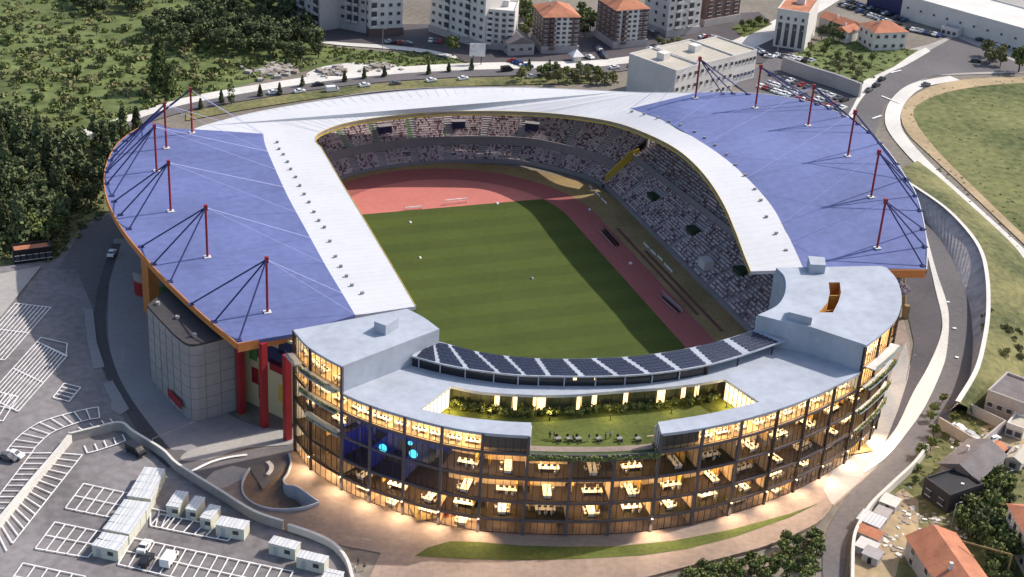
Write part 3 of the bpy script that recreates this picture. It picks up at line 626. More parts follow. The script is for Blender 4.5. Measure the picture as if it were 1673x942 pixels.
for (a, b), l in zip(BD, bdl):
    p, q = S(*a), S(*b); o = empty('advertising_board', (p+q)/2, math.atan2((q-p).y, (q-p).x)); L = (q-p).length
    bx('board', [((0, 0, .65), (L, .1, .9))], m['line'], o); bx('stand', [((-L*.4, .2, .3), (.1, .5, .6)), ((L*.4, .2, .3), (.1, .5, .6))], m['frame'], o); T(o, l, 'board', 'advertising boards at the track edge')
def goal(a, b, label, h=2.4):
    p, q = S(*a), S(*b); L = (q-p).length; o = empty('goal', (p+q)/2, math.atan2((q-p).y, (q-p).x))
    mb = MB(); mb.tube([(-L/2, 0, 0), (-L/2, 0, h), (L/2, 0, h), (L/2, 0, 0)], .16, 6); mb.build('frame', m['line'], o)
    mb = MB()
    for k in range(9): x = -L/2+L*k/8; mb.tube([(x, 0, h), (x, 1.6, 0)], .03, 3)
    mb.tube([(-L/2, .8, h/2), (L/2, .8, h/2)], .03, 3); mb.build('net', m['line'], o); return T(o, label, 'goal')
goal((727, 337), (763, 333), 'large white goal on the edge of the red end zone', 2.0)
goal((662, 346), (690, 343), 'faint white goal left of the large one at the grass edge', 1.4)
for q, l in (((812, 335), 'small white marker post at the right of the grass edge'), ((670, 366), 'white ball on the grass near the left goal'), ((686, 424), 'white ball alone on the left half of the grass'), ((963, 345), 'white ball on the curve of the red track'), ((1030, 433), 'white drum beside the red track between the dugouts'), ((869, 458), 'small grey sprinkler cap in the middle of the grass')):
    p = S(*q); mb = MB(); r = .55 if 'ball' in l else .7
    mb.tube([p+Vector((0, 0, 0)), p+Vector((0, 0, .25)), p+Vector((0, 0, .9))], r, 10, 0, r*.6); nm = 'practice_ball' if 'ball' in l else ('marker_post' if 'post' in l else ('drum' if 'drum' in l else 'sprinkler')); T(mb.build(nm, m['line'] if 'grey' not in l else m['cement'], None, True), l, nm.split('_')[-1])
for a, b, wd in (((1008, 375), (1140, 517), 1.0), ((1054, 412), (1180, 544), 1.0)):
    p, q = S(*a), S(*b); n_ = Vector((-(q-p).y, (q-p).x, 0)).normalized()*wd/2; z = gz(); T(MB().add([(v.x, v.y, z) for v in (p+n_, p-n_, q-n_, q+n_)], [(0, 1, 2, 3)]).build('jump_runway', mat('dark_red_runway', (.16, .06, .05), .9, .15)), kind='structure')

# ================================================================== THE GLASS OFFICE BUILDING
ob = empty('office_building', (0, 0, 0)); T(ob, 'curved glass office building with lit floors, concrete roof terraces and solar canopy', 'office building')
FL_ = [(-68.6, -62.5), (-66.9, -70.8), (-62.3, -79.8)]
FC = [(-62.3, -79.8), (-57.8, -85.9), (-52.2, -91.6), (-46, -96.9), (-38.9, -101.3), (-30.4, -104.6), (-22, -107.2), (-13.5, -109.2), (-4.4, -110.3), (5, -110.3), (14.2, -109.3), (23.5, -107.4), (32, -104.9), (40.3, -101.7), (48.9, -97.7)]
FR_ = [(48.9, -97.7), (55, -93.9), (60.2, -90.1), (64.2, -86.3), (67.7, -81.9), (70.6, -77.2), (73.6, -70.4), (74.6, -64.5)]
ALL = [Vector(p+(0,)) for p in FL_[:-1]+FC+FR_[1:]]
SUB = 6
CUR = cat(ALL, SUB); NRM = normals(CUR)
CI = [p+q*.35 for p, q in zip(CUR, NRM)]            # glass line, just inside the columns
NB = len(ALL)-1
ZL = [0, 3.8, 8.2, 13.8, 19.6, 24.0]; ZT = [0, 3.8, 8.2, 13.8, 19.6, 24.6, 30.2]
def zone(b): return 'L' if b < 2 else ('R' if b >= 16 else 'C')
NOTCH = (7, 8, 9)
def v3(p, z): return Vector((p.x, p.y, z))
def seg(b, d=0.0, src=None):
    i = b*SUB; P = CUR[i:i+SUB+1]; Q = NRM[i:i+SUB+1]; return [p+q*d for p, q in zip(P, Q)]
DEP = 9.5
AUD = (2, 3, 4)                                      # the blue double-height room, floors 2 and 3
for b in range(NB):
    zs = ZL if zone(b) == 'C' else ZT
    for f in range(len(zs)-1):
        if b in NOTCH and f == 4: continue
        z0, z1 = zs[f], (18.7 if b in NOTCH and f == 3 else zs[f+1]); top = (zone(b) == 'C' and f == 4)
        # window: one sheet of glass and its mullions
        G = seg(b, .3); mb = MB(); mb.strip([v3(p, z0+.3) for p in G], [v3(p, z1-.3) for p in G]); wn = mb.build('window', m['glass'], ob)
        mb = MB()
        for k in range(SUB+1):
            if 0 < k < SUB: mb.box((G[k].x, G[k].y, (z0+z1)/2), (.1, .1, z1-z0-.5), math.atan2(NRM[b*SUB+k].y, NRM[b*SUB+k].x)+math.pi/2)
        mb.wall([p for p in seg(b, .22)], .12, z0+.28, z0+.38)
        mb.build('mullions', m['frame'], wn)
        blue = b in AUD and f in (2, 3)
        # ceiling lamp
        if not blue:
            c = seg(b, 2.4 if top else 3.6)[3]; a = math.atan2(NRM[b*SUB+3].y, NRM[b*SUB+3].x)
            rn = random.random()
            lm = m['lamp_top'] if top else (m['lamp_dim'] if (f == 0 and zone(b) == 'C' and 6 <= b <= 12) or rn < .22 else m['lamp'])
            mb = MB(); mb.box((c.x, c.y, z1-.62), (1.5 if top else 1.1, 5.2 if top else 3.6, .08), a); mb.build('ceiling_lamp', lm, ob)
# floor slabs: continuous strips from the glass line inwards
def slabstrip(b0, b1, z, th, d0, d1, mt, name, edge=None):
    i0, i1 = b0*SUB, b1*SUB; A = [CUR[i]+NRM[i]*d0 for i in range(i0, i1+1)]; B = [CUR[i]+NRM[i]*d1 for i in range(i0, i1+1)]
    mb = MB(); up = [v3(p, z) for p in A], [v3(p, z) for p in B]; dn = [v3(p, z-th) for p in A], [v3(p, z-th) for p in B]
    mb.strip(up[0], up[1], 0); mb.strip(dn[0], dn[1], 1); mb.strip(up[0], dn[0], 1); mb.strip(up[1], dn[1], 1)
    for e in (0, -1): mb.add([up[0][e], up[1][e], dn[1][e], dn[0][e]], [(0, 1, 2, 3)], 1)
    return mb.build(name, [mt, m['slab']], ob)
for f in range(5):
    if f < 4: slabstrip(5 if f == 3 else 2, 16, ZL[f]+.12, .62, .05, DEP+.2, m['floor_dark'], 'floor_slab')
    else:
        for b0, b1, d in ((2, 4, DEP), (4, 7, 3.9), (10, 13, 3.9), (13, 16, DEP)): slabstrip(b0, b1, ZL[f]+.12, .62, .05, d, m['floor_pale'], 'floor_slab')
for b0, b1 in ((0, 2), (16, NB)):
    for f in range(6): slabstrip(b0, b1, ZT[f]+.12, .62, .05, DEP+.2, m['floor_pale'] if f > 3 else m['floor_dark'], 'floor_slab')
# back walls and cross walls
for b in range(NB):
    zs = ZL if zone(b) == 'C' else ZT
    for f in range(len(zs)-1):
        if b in NOTCH and f == 4: continue
        blue = b in AUD and f in (2, 3); top = f >= 4
        mt = m['blue_wall'] if blue else (m['wall_cream'] if top or zone(b) != 'C' or random.random() < .25 else m['wall_tan'])
        dep = random.uniform(4.8, 7.2) if zone(b) == 'C' else 5.5
        P = seg(b, (DEP if blue else dep) if not top else (3.7 if b in (4, 5, 6, 10, 11, 12) else 8.0)); mb = MB(); mb.wall(P, .15, zs[f]+.14, min(zs[f+1]-.52, 18.15 if b in NOTCH else 99)); mb.build('back_wall', m['wall_brown'] if f == 0 and zone(b) == 'C' and 6 <= b <= 12 else mt, ob)  # gloom of the centre ground-floor bays put into a darker wall colour
        if blue:
            if f == 3: continue
        if not top and (random.random() < .55 or blue) and zone(b) == 'C':
            i = b*SUB; a, c = CUR[i]+NRM[i]*.9, CUR[i]+NRM[i]*(DEP-.1)
            mb = MB(); mb.wall([a, c], .15, zs[f]+.14, min(zs[f+1]-.52, 18.15 if b in NOTCH else 99)); mb.build('cross_wall', m['blue_wall'] if blue else m['wall_tan'], ob)
        if not blue and not top and random.random() < .7:
            i = b*SUB+random.choice((1, 5)); a, c = CUR[i]+NRM[i]*3.2, CUR[i]+NRM[i]*6.6
            mb = MB(); mb.wall([a, c], .4, zs[f]+.14, zs[f]+2.2); mb.build('bookcase', m['wood'], ob)
# the blue room: glowing round lights and a blue lamp
for b in AUD:
    c = seg(b, 4)[3]; a = math.atan2(NRM[b*SUB+3].y, NRM[b*SUB+3].x)
    mb = MB(); mb.box((c.x, c.y, ZL[4]-.65), (1.6, 5.5, .08), a); mb.build('blue_lamp', m['lamp_blue'], ob)
    P = seg(b, DEP-.5); mb = MB(); mb.wall(P[1:6], .1, ZL[2]+.5, ZL[2]+3.6); mb.build('stage_screen', m['black'], ob)
def disc(p, n_, r, mt, name):
    mb = MB(); mb.tube([p, p+n_*.15], r, 20); return mb.build(name, mt, ob)
for px_, r in (((625.5, 732), .95), ((675, 741.5), .95), ((670, 724), .5)):
    b = 3 if px_[0] < 650 else 4; n_ = NRM[b*SUB+3]; q = seg(b, 2.2)[3]
    d = (S(px_[0], px_[1], 10)-CAM).normalized(); t = (q-CAM).dot(n_)/d.dot(n_); disc(CAM+d*t, n_, r, m['cyan'], 'round_lamp')
# columns in front of the glass
for b in range(NB+1):
    i = b*SUB; p, q = CUR[i], NRM[i]; a = math.atan2(q.y, q.x)
    h = 30.0 if (b <= 2 or b >= 16) else 23.7
    if b in (8, 9): h = 19.2
    mb = MB(); mb.box((p.x+q.x*.1, p.y+q.y*.1, h/2), (.45, .6, h), a); mb.build('column', m['slab'] if 2 <= b <= 12 else m['frame'], ob)
# spandrel bands at the slab edges
for f in range(1, 5):
    P = CUR[2*SUB:16*SUB+1]; mb = MB(); mb.wall(off(P, -.02), .25, ZL[f]-.38, ZL[f]+.13); mb.build('spandrel', m['slab'], ob)
for b0, b1 in ((0, 2), (16, NB)):
    for f in range(1, 6): P = CUR[b0*SUB:b1*SUB+1]; mb = MB(); mb.wall(off(P, -.02), .2, ZT[f]-.3, ZT[f]+.13); mb.build('spandrel', m['frame'], ob)
# dark end rooms beside the notch
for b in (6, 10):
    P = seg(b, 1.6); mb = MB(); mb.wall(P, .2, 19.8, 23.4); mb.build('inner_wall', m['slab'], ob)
# --- the lower concrete roof, a C round the courtyard
fr1 = CUR[2*SUB:7*SUB+1]; fr2 = CUR[10*SUB:16*SUB+1]
HB = [(738, 630), (780, 639), (830, 643), (886, 645), (940, 644), (987, 640), (1040, 636), (1090, 632), (1140, 626), (1184, 619)]
HBc = cat(px(HB, 24), 4)
inL = cat(px([(868, 690), (820, 687.5), (750, 680), (686, 667)], 24), 4); inR = cat(px([(1240, 656), (1160, 675), (1075, 689)], 24), 4)
CB = cat(px([(700, 560), (718, 558), (790, 576), (880, 585), (960, 585), (1050, 580), (1150, 563), (1235, 538)], 26.6), 5)     # canopy, pitch side
CF = cat(px([(672, 581), (740, 598), (830, 611), (900, 614), (1000, 614), (1090, 607), (1180, 590), (1283, 556)], 26.6), 5)  # canopy, courtyard side
backL = [v3(p, 24) for p in CB]
poly = fr1+inL+HBc+inR+fr2+[Vector((46, -88, 24)), Vector((38, -80, 24))]+backL[::-1]+[Vector((-42, -66, 24)), Vector((-60, -76, 24))]
mb = MB(); mb.prism([(p.x, p.y) for p in poly], 23.35, 24); mb.build('lower_roof', m['bconc'], ob)
for a, b, nm in ((7*SUB, inL[0], 'end_wall'), (10*SUB, inR[-1], 'end_wall')):
    p = CUR[a]+NRM[a]*.1; mb = MB(); mb.wall([p, v3(b, 0)], .2 if a == 10*SUB else -.2, 18.5, 23.33); mb.build(nm, m['bconc'], ob)
# --- the taller end towers
TL = [(480, 543), (505, 567), (530, 583), (559, 598), (718, 537), (690, 518), (665, 504)]
tl = CUR[0:2*SUB+1]+px([(718, 537)], 30.2)+cat(px([(718, 537), (692, 518), (665, 504)], 30.2), 4)[1:]
mb = MB(); mb.prism([(p.x, p.y) for p in tl], 29.6, 30.2); tr_ = mb.build('tower_roof', m['bconc'], ob)
w0, w1 = CUR[2*SUB], S(718, 537, 30.2); mb = MB(); mb.wall([v3(w0, 0)+NRM[2*SUB]*.3, v3(w1, 0)], .35, 23.3, 29.58); mb.build('tower_wall', m['bconc'], ob)
P = cat(px([(718, 537), (692, 518), (665, 504)], 30.2), 4); mb = MB(); mb.wall([v3(p, 0) for p in P], .35, 0, 29.58); mb.build('tower_wall', m['bconc'], ob)
mb = MB(); mb.wall([v3(P[-1], 0), v3(CUR[0], 0)+NRM[0]*.5], .35, 0, 29.58); mb.build('tower_wall', m['bconc'], ob)
q = [S(x, y, 30.2) for x, y in ((611, 541), (630, 548), (651, 536), (633, 528))]
mb = MB(); mb.prism([(p.x, p.y) for p in q], 30.2, 32.6); mb.build('roof_housing', m['bconc'], tr_)
TRO = CUR[16*SUB:]
inner = cat(px([(1268, 437), (1281, 450), (1284, 468), (1279, 487), (1266, 501), (1238, 514)], 30.6), 4)
SK = [(1354, 461), (1372, 461), (1374, 478), (1370, 492), (1361, 510), (1338, 510), (1352, 494), (1356, 478)]
skc = px(SK, 30.6)
outer = TRO+[S(1440, 434, 30.6)]+inner+px([(1285, 526), (1323, 533)], 30.6)
o2 = [Vector((p.x, p.y, 0)) for p in outer]; h2 = [Vector((p.x, p.y, 0)) for p in skc]; tt = tessellate_polygon([o2, h2]); mb = MB()
allp = o2+h2; mb.add([(p.x, p.y, 30.6) for p in allp], tt); mb.add([(p.x, p.y, 29.9) for p in allp], tt)
n1, n2 = len(o2), len(h2)
mb.add([(p.x, p.y, 30.6) for p in o2]+[(p.x, p.y, 29.9) for p in o2], [(i, (i+1) % n1, n1+(i+1) % n1, n1+i) for i in range(n1)])
tr2 = mb.build('tower_roof', m['bconc'], ob)
mb = MB(); mb.add([(p.x, p.y, 30.62) for p in h2]+[(p.x, p.y, 26.4) for p in h2], [(i, (i+1) % n2, n2+(i+1) % n2, n2+i) for i in range(n2)]); mb.sheet(h2, 26.4)
a_, b_ = skc[1].lerp(skc[0], .5), 0
for t in (3, 6): pass
pit = mb.build('light_well', mat('orange_wood', (.5, .24, .06), .7, .25, .5, 2), tr2)
mb = MB(); mb.wall([v3(skc[2], 0), v3(skc[7], 0)], .2, 26.4, 30.0); mb.wall([v3(skc[3], 0), v3(skc[6], 0)], .2, 26.4, 28.6); mb.build('well_rib', m['wood'], pit)
tw = [v3(CUR[16*SUB], 0)+NRM[16*SUB]*.3]+[v3(p, 0) for p in px([(1323, 533), (1285, 526), (1238, 514)], 30.6)]
mb = MB(); mb.wall(tw[::-1], .35, 18, 29.88); mb.build('tower_wall', m['bconc'], ob)
mb = MB(); mb.wall([v3(p, 0) for p in inner], -.35, 0, 29.88); mb.build('tower_wall', m['bconc'], ob)
mb = MB(); mb.wall([v3(inner[0], 0), v3(S(1440, 434, 30.6), 0), v3(CUR[-1], 0)], -.3, 0, 29.88); mb.build('tower_wall', m['bconc'], ob)
q = [S(x, y, 30.6) for x, y in ((1322, 446), (1347, 447), (1345, 434), (1318, 432))]
mb = MB(); mb.prism([(p.x, p.y) for p in q], 30.6, 32.9); mb.build('roof_housing', m['bconc'], tr2)
q = [S(x, y, 30.6) for x, y in ((1287, 521), (1325, 531), (1329, 518), (1293, 509))]
mb = MB(); mb.prism([(p.x, p.y) for p in q], 30.55, 32.4); mb.build('roof_housing', m['bconc'], tr2)
# --- balconies on the towers
def balcony(b0, k0, k1, z, d, green=True):
    P = [CUR[i]-NRM[i]*.05 for i in range(b0*SUB+k0, b0*SUB+k1+1)]; Q = off(P, -d)
    mb = MB(); mb.strip([v3(p, z) for p in P], [v3(p, z) for p in Q]); mb.strip([v3(p, z-.3) for p in P], [v3(p, z-.3) for p in Q]); mb.wall(Q, .1, z-.3, z+.05)
    bl_ = mb.build('balcony', m['bconc'], ob)
    mb = MB(); mb.wall(Q, .08, z+.05, z+1.0); mb.build('balustrade', m['rail_glass'], bl_)
    if green:
        mb = MB(); L = [p.lerp(q, .75) for p, q in zip(P, Q)]
        for p in resample(L, .5): mb.box((p.x+random.uniform(-.2, .2), p.y+random.uniform(-.2, .2), z+.25), (.5, .4, random.uniform(.3, .7)), random.random()*3)
        mb.build('planting', m['leaf_mid'], bl_)
for b0, k0, k1, z, d, g in ((0, 0, 4, 24.8, 1.9, False), (0, 5, 12, 24.8, 1.9, True), (0, 5, 12, 19.8, 1.7, True), (0, 6, 12, 15.0, 1.3, False), (0, 6, 12, 13.9, .9, True), (16, 1, 14, 24.8, 2.6, False), (16, 1, 16, 19.8, 2.0, True), (16, 0, 16, 14.0, 1.5, True), (16, 1, 18, 8.4, 1.0, True)): balcony(b0, k0, k1, z, d, g)
# --- courtyard: lawn, glowing back wall, side windows
CY = HBc+[S(1240, 656, 24)]+inR+[CUR[10*SUB]+NRM[10*SUB]*2.6]+[CUR[i]+NRM[i]*2.6 for i in range(10*SUB-1, 7*SUB-1, -1)]+inL
cyl = [(p.x, p.y) for p in [p+Vector((0, 0, 0)) for p in CY]]
HBo = [p+Vector((0, 2.6, 0)) for p in HBc]
cyl = [(p.x, p.y) for p in HBo]+[(p.x, p.y) for p in CY[len(HBc):]]
mb = MB(); mb.prism(cyl, 18.2, 18.75); mb.build('courtyard_lawn', m['lawn'], ob)
mb = MB(); mb.wall(HBo, .2, 18.75, 23.33); mb.build('courtyard_wall', mat('olive_wall', (.10, .11, .05), .9, .3, .3, 1.5), ob)
def at_u(P, u): i = min(int(u*(len(P)-1)), len(P)-2); return P[i].lerp(P[i+1], u*(len(P)-1)-i)
for xx, wd in ((823, 1.0), (851, 1.0), (893, 2.6), (959, 1.0), (986, 1.0), (1101, 1.8), (1040, .9), (1137, .9), (1160, .9)):
    u = min(.985, max(.01, min(range(1, 100), key=lambda k: abs((lambda v: 836.5+FPX*v.dot(RGT)/v.dot(FWD))(at_u(HBo, k/100)+Vector((0, 0, 21))-CAM)-xx))/100)); p = at_u(HBo, u); q = at_u(HBo, min(1, u+.01)); a = math.atan2((q-p).y, (q-p).x)
    mb = MB(); mb.box((p.x, p.y-.12, 20.9), (wd, .2, 4.2), a); mb.build('lit_door', m['lit'], ob)
for t in range(26):
    p = at_u(HBo, (t+.5)/26)+Vector((0, -.9, 0)); mb = MB(); mb.tube([(p.x, p.y, 18.75), (p.x, p.y, 23.33)], .09, 5); mb.build('slim_post', m['frame'], ob)
for a, b in ((S(738, 630, 24), S(686, 667, 24)), (S(1184, 619, 24), S(1240, 656, 24))):
    d = (b-a).normalized(); nn2 = Vector((-d.y, d.x, 0)); 
    if nn2.x*(a.x) < 0: nn2 = -nn2
    a2, b2 = v3(a+nn2*.6, 0), v3(b+nn2*.6, 0); mb = MB(); mb.wall([a2, b2], .1, 18.75, 23.33); lw = mb.build('lit_wall', m['lit'], ob)
    mb = MB(); L = (b2-a2).length
    for k in range(9): p = a2.lerp(b2, k/8)-nn2*.15; mb.box((p.x, p.y, 21), (.15, .15, 4.6))
    mb.build('mullions', m['frame'], lw)
# terrace at the notch: path, planter and rail
A = [CUR[i]+NRM[i]*2.7 for i in range(7*SUB, 10*SUB+1)]; B = [CUR[i]+NRM[i]*4.6 for i in range(7*SUB, 10*SUB+1)]
mb = MB(); mb.strip([v3(p, 18.80) for p in A], [v3(p, 18.80) for p in B]); mb.build('terrace_path', m['plaza'], ob)
slabstrip(7, 10, 18.7, .5, -.05, 2.75, m['lawn'], 'terrace_edge')
P = CUR[7*SUB:10*SUB+1]
mb = MB(); mb.wall(off(P, .15), .3, 18.7, 19.5); tp = mb.build('terrace_parapet', m['bconc'], ob)
mb = MB(); mb.wall(off(P, 1.0), .06, 18.7, 19.85); mb.build('terrace_railing', m['rail_glass'], ob)
pl = MB(); L = resample(off(P, .05), .35)
for p in L:
    for _ in range(2): pl.box((p.x+random.uniform(-.25, .25), p.y-.25+random.uniform(-.2, .3), 19.25+random.uniform(-.7, .3)), (.4, .4, random.uniform(.2, .6)), random.random()*3)
pl.build('hanging_planting', m['leaf_mid'], ob)
# --- the solar canopy
up = [v3(p, 26.6) for p in CB], [v3(p, 26.6) for p in CF]
mb = MB(); N = min(len(CB), len(CF)); mb.strip(up[0], up[1]); mb.strip([p-Vector((0, 0, .35)) for p in up[0]], [p-Vector((0, 0, .35)) for p in up[1]])
mb.strip(up[0], [p-Vector((0, 0, .35)) for p in up[0]]); mb.strip(up[1], [p-Vector((0, 0, .35)) for p in up[1]]); can = mb.build('canopy_roof', m['bconc'], ob)
UPX = [(678, 735), (747, 800), (815, 862), (882, 930), (950, 985), (1002, 1052), (1050, 1110), (1098, 1160), (1140, 1215), (1180, 1258), (1222, 1290)]
NP = 12
for k in range(NP):
    u0, u1 = (k+.07)/NP, (k+.91)/NP; q = []
    for u, (P1) in ((u0, CF), (u1, CF), (u1, CB), (u0, CB)): q.append(at_u(P1, u*.97+.02))
    c = sum(q, Vector())/4; ins = [p.lerp(c, .05) for p in q]
    pan = empty('solar_panel', (c.x, c.y, 26.72)); pan.parent = ob
    a = math.atan2((ins[1]-ins[0]).y, (ins[1]-ins[0]).x)
    nr = 6
    for r in range(1): pass
    fr = MB(); cells = MB()
    for r in range(nr):
        t0, t1 = (r+.06)/nr, (r+.80)/nr
        A0, A1_ = ins[0].lerp(ins[3], t0)-c, ins[1].lerp(ins[2], t0)-c; B0, B1_ = ins[0].lerp(ins[3], t1)-c, ins[1].lerp(ins[2], t1)-c
        for vv in (A0, A1_): vv.z = 0
        for vv in (B0, B1_): vv.z = .12
        cells.add([A0, A1_, B1_, B0], [(0, 1, 2, 3)])
        fr.add([B0, B1_, v3(B1_, -.1), v3(B0, -.1)], [(0, 1, 2, 3)])
    C.objects.unlink(pan); bpy.data.objects.remove(pan)
    pn = cells.build('solar_panel', m['solar'], ob); pn.location = (c.x, c.y, 26.7); fo = fr.build('panel_frame', m['frame'], pn)
GL = [p.lerp(q, .78) for p, q in zip(CF, CB)]
i0, i1 = int(len(GL)*.02), int(len(GL)*.86); gp_ = GL[i0:i1]
mb = MB(); mb.wall([v3(p, 0) for p in [a.lerp(b, .07) for a, b in zip(CF, CB)][i0:i1]], .1, 24.0, 26.2); mb.build('pavilion_glass', m['glass_dark'], ob)
for k in range(14):
    p = at_u(CF, (k+.5)/14).lerp(at_u(CB, (k+.5)/14), .03); mb = MB(); mb.box((p.x, p.y, 25.12), (.22, .22, 2.25)); mb.build('canopy_post', m['bconc'] if k < 11 else m['frame'], ob)
p = at_u(CF, .5).lerp(at_u(CB, .5), .05); q = at_u(CF, .53).lerp(at_u(CB, .53), .05); mb = MB(); mb.box((p.x+1, p.y, 25.7), (4.6, .15, .6), math.atan2((q-p).y, (q-p).x)); mb.build('lit_sign', m['lit'], ob)
# rear wall towards the pitch and a dark skirt beneath the terraces
mb = MB(); mb.wall([v3(p, 0) for p in CB], -.4, 0, 23.3); mb.build('rear_wall', m['bconc'], ob)
# shrubs in the courtyard
def leafball(mb, c, r, n, q=.35, mi=0, flat=1.0):
    for _ in range(n):
        v = Vector((random.gauss(0, 1), random.gauss(0, 1), random.gauss(0, 1))).normalized()
        p = Vector(c)+Vector((v.x*r*random.uniform(.55, 1.05), v.y*r*random.uniform(.55, 1.05), v.z*r*flat*random.uniform(.55, 1.05)))
        t1 = Vector((random.gauss(0, 1), random.gauss(0, 1), random.gauss(0, .7))).normalized(); nn_ = (v+t1*.8).normalized(); t1 = nn_.orthogonal().normalized(); t2 = nn_.cross(t1); s = q*random.uniform(.6, 1.3)
        mb.add([p+t1*s, p+t2*s, p-t1*s, p-t2*s], [(0, 1, 2, 3)], mi)
sh = []
for k in range(3):
    mb = MB()
    for _ in range(5): leafball(mb, (random.uniform(-.6, .6), random.uniform(-.4, .4), random.uniform(.3, 1.1)), .55, 30, .2)
    sh.append(mb.mesh('shrub', m['leaf_mid']))
for t in range(44):
    u = (t+.5)/44; p = at_u(HBo, min(.98, u))+Vector((random.uniform(-.3, .3), -random.uniform(1.2, 2.6), 0)); p.z = 18.75
    o = link('courtyard_shrub', random.choice(sh), None, p, random.random()*6, random.uniform(.8, 1.5)); T(o, 'green shrub in the bed along the glowing back wall of the courtyard lawn', 'shrub', 'shrubs along the courtyard wall')
# --- furniture: desks and chairs seen through the glass
dk = empty('desk', (0, 0, -50)); KIDS[dk.name] = []
def kid(root, name, mb, mt, mesh=None):
    o = link(name, mb.mesh(name, mt), root); KIDS.setdefault(root.name, []).append(o); return o
mb = MB(); mb.box((0, 0, .74), (4.2, 1.7, .07)); kid(dk, 'desktop', mb, m['desk'])
mb = MB(); mb.box((-1.9, 0, .36), (.08, 1.5, .7)); mb.box((1.9, 0, .36), (.08, 1.5, .7)); kid(dk, 'legs', mb, m['desk'])
for x in (-1.2, 0, 1.2): mb = MB(); mb.box((x, .08, 1.05), (.7, .06, .42)); mb.box((x, .08, .83), (.1, .1, .12)); kid(dk, 'screen', mb, m['screen'])
cm = MB(); cm.box((0, 0, .46), (.55, .55, .1)); cm.box((0, -.27, .8), (.5, .08, .6)); cm.tube([(0, 0, 0), (0, 0, .42)], .06, 5); cm.box((0, 0, .05), (.5, .1, .06)); cm.box((0, 0, .051), (.1, .5, .062)); chm = cm.mesh('office_chair', m['chair'])
FN = ['ground floor', 'second level', 'third level', 'fourth level', 'fifth level', 'sixth level']
first = True; NCH = [0]
for b in range(NB):
    zs = ZL if zone(b) == 'C' else ZT
    for f in range(len(zs)-1):
        if (b in NOTCH and f == 4) or (b in AUD and f in (2, 3)) or (b in (6, 10) and f == 4): continue
        if f == 0 and (zone(b) != 'C' or 6 <= b <= 11): continue
        if zone(b) != 'C' and random.random() < .3: continue
        for sub in ((0,) if f < 4 else (0, 1)):
            k = (3 if f < 4 else (1.7 if sub == 0 else 4.4)); i = b*SUB+int(k); p = CUR[i]+NRM[i]*(3.4 if f < 4 else 2.6)+(CUR[i+1]-CUR[i])*random.uniform(0, .8)
            a = math.atan2(NRM[i].y, NRM[i].x)-math.pi/2
            if f < 4 and (b+f) % 2: a += math.pi/2
            p.z = zs[f]+.13; wing = 'left tower' if zone(b) == 'L' else ('right tower' if zone(b) == 'R' else 'main front')
            bn = b if zone(b) == 'L' else (b-2 if zone(b) == 'C' else b-16)
            lab = f'white desk on the {FN[f]} of the {wing}, {ORD[bn]} bay from its left' + ('' if f < 4 else (', left one' if sub == 0 else ', right one'))
            lab = lab.replace('of the main front', 'behind the front').replace(' on the ', ' on ').replace(' of the ', ' of ').replace(', left one', ', left').replace(', right one', ', right')
            s_ = 1.0 if f < 4 else .75
            if first: o = dk; o.location = p; o.rotation_euler = (0, 0, a); o['label'] = lab; first = False
            else: o = dup(dk, p, a, s_, lab)
            o['category'] = 'desk'; o['group'] = 'desks on the lit office floors'
            for side in (-1, 1):
                for x in (-1.3, 0, 1.3):
                    if random.random() < .54 or NCH[0] >= 298: continue
                    NCH[0] += 1
                    q = Matrix.Rotation(a, 3, 'Z') @ Vector((x*s_, side*1.35*s_, 0)); c = link('office_chair', chm, None, p+q, a+(0 if side < 0 else math.pi)+random.uniform(-.4, .4))
                    T(c, 'pale office chair at a white desk behind the lit glass front', 'chair', 'office chairs at the lit desks')

# warm lights at the foot of the columns, washing the paving
for b in (1, 2, 3, 4, 5, 6, 10, 12, 13, 14, 15, 16, 17, 18):
    i = b*SUB; p = CUR[i]-NRM[i]*.35; a = math.atan2(NRM[i].y, NRM[i].x)
    mb = MB(); mb.box((p.x, p.y, 3.6), (.25, .3, .14), a); lo = mb.build('wall_light', m['lamp_dim'], ob)
    ld = bpy.data.lights.new('wall_light', 'SPOT'); ld.energy = 1700; ld.color = (1, .74, .48); ld.spot_size = R(125); ld.spot_blend = .5; ld.shadow_soft_size = .15
    lp = bpy.data.objects.new('wall_light_lamp', ld); C.objects.link(lp); lp.location = (p.x-NRM[i].x*.6, p.y-NRM[i].y*.6, 3.4); lp.rotation_euler = (R(28), 0, math.atan2(-NRM[i].y, -NRM[i].x)-math.pi/2)

for q, e_ in (((735, 650), 2500), ((1190, 640), 2500), ((800, 655), 900), ((900, 660), 900), ((1000, 660), 900), ((1100, 650), 900)):  # added lamps on posts, put in to give the courtyard lawn its warm glow
    p = S(q[0], q[1], 22.6); mb = MB(); mb.tube([(p.x, p.y, 18.75), (p.x, p.y, 19.9)], .07, 6); mb.tube([(p.x, p.y, 19.9), (p.x, p.y, 20.1)], .14, 8); lo = mb.build('added_lawn_lamp', m['frame'], ob)
    ld = bpy.data.lights.new('added_lawn_lamp', 'POINT'); ld.energy = e_*.28; ld.color = (1, .74, .3); ld.shadow_soft_size = .2
    lp = bpy.data.objects.new('added_lawn_lamp_source', ld); C.objects.link(lp); lp.location = (p.x, p.y, 20.6)
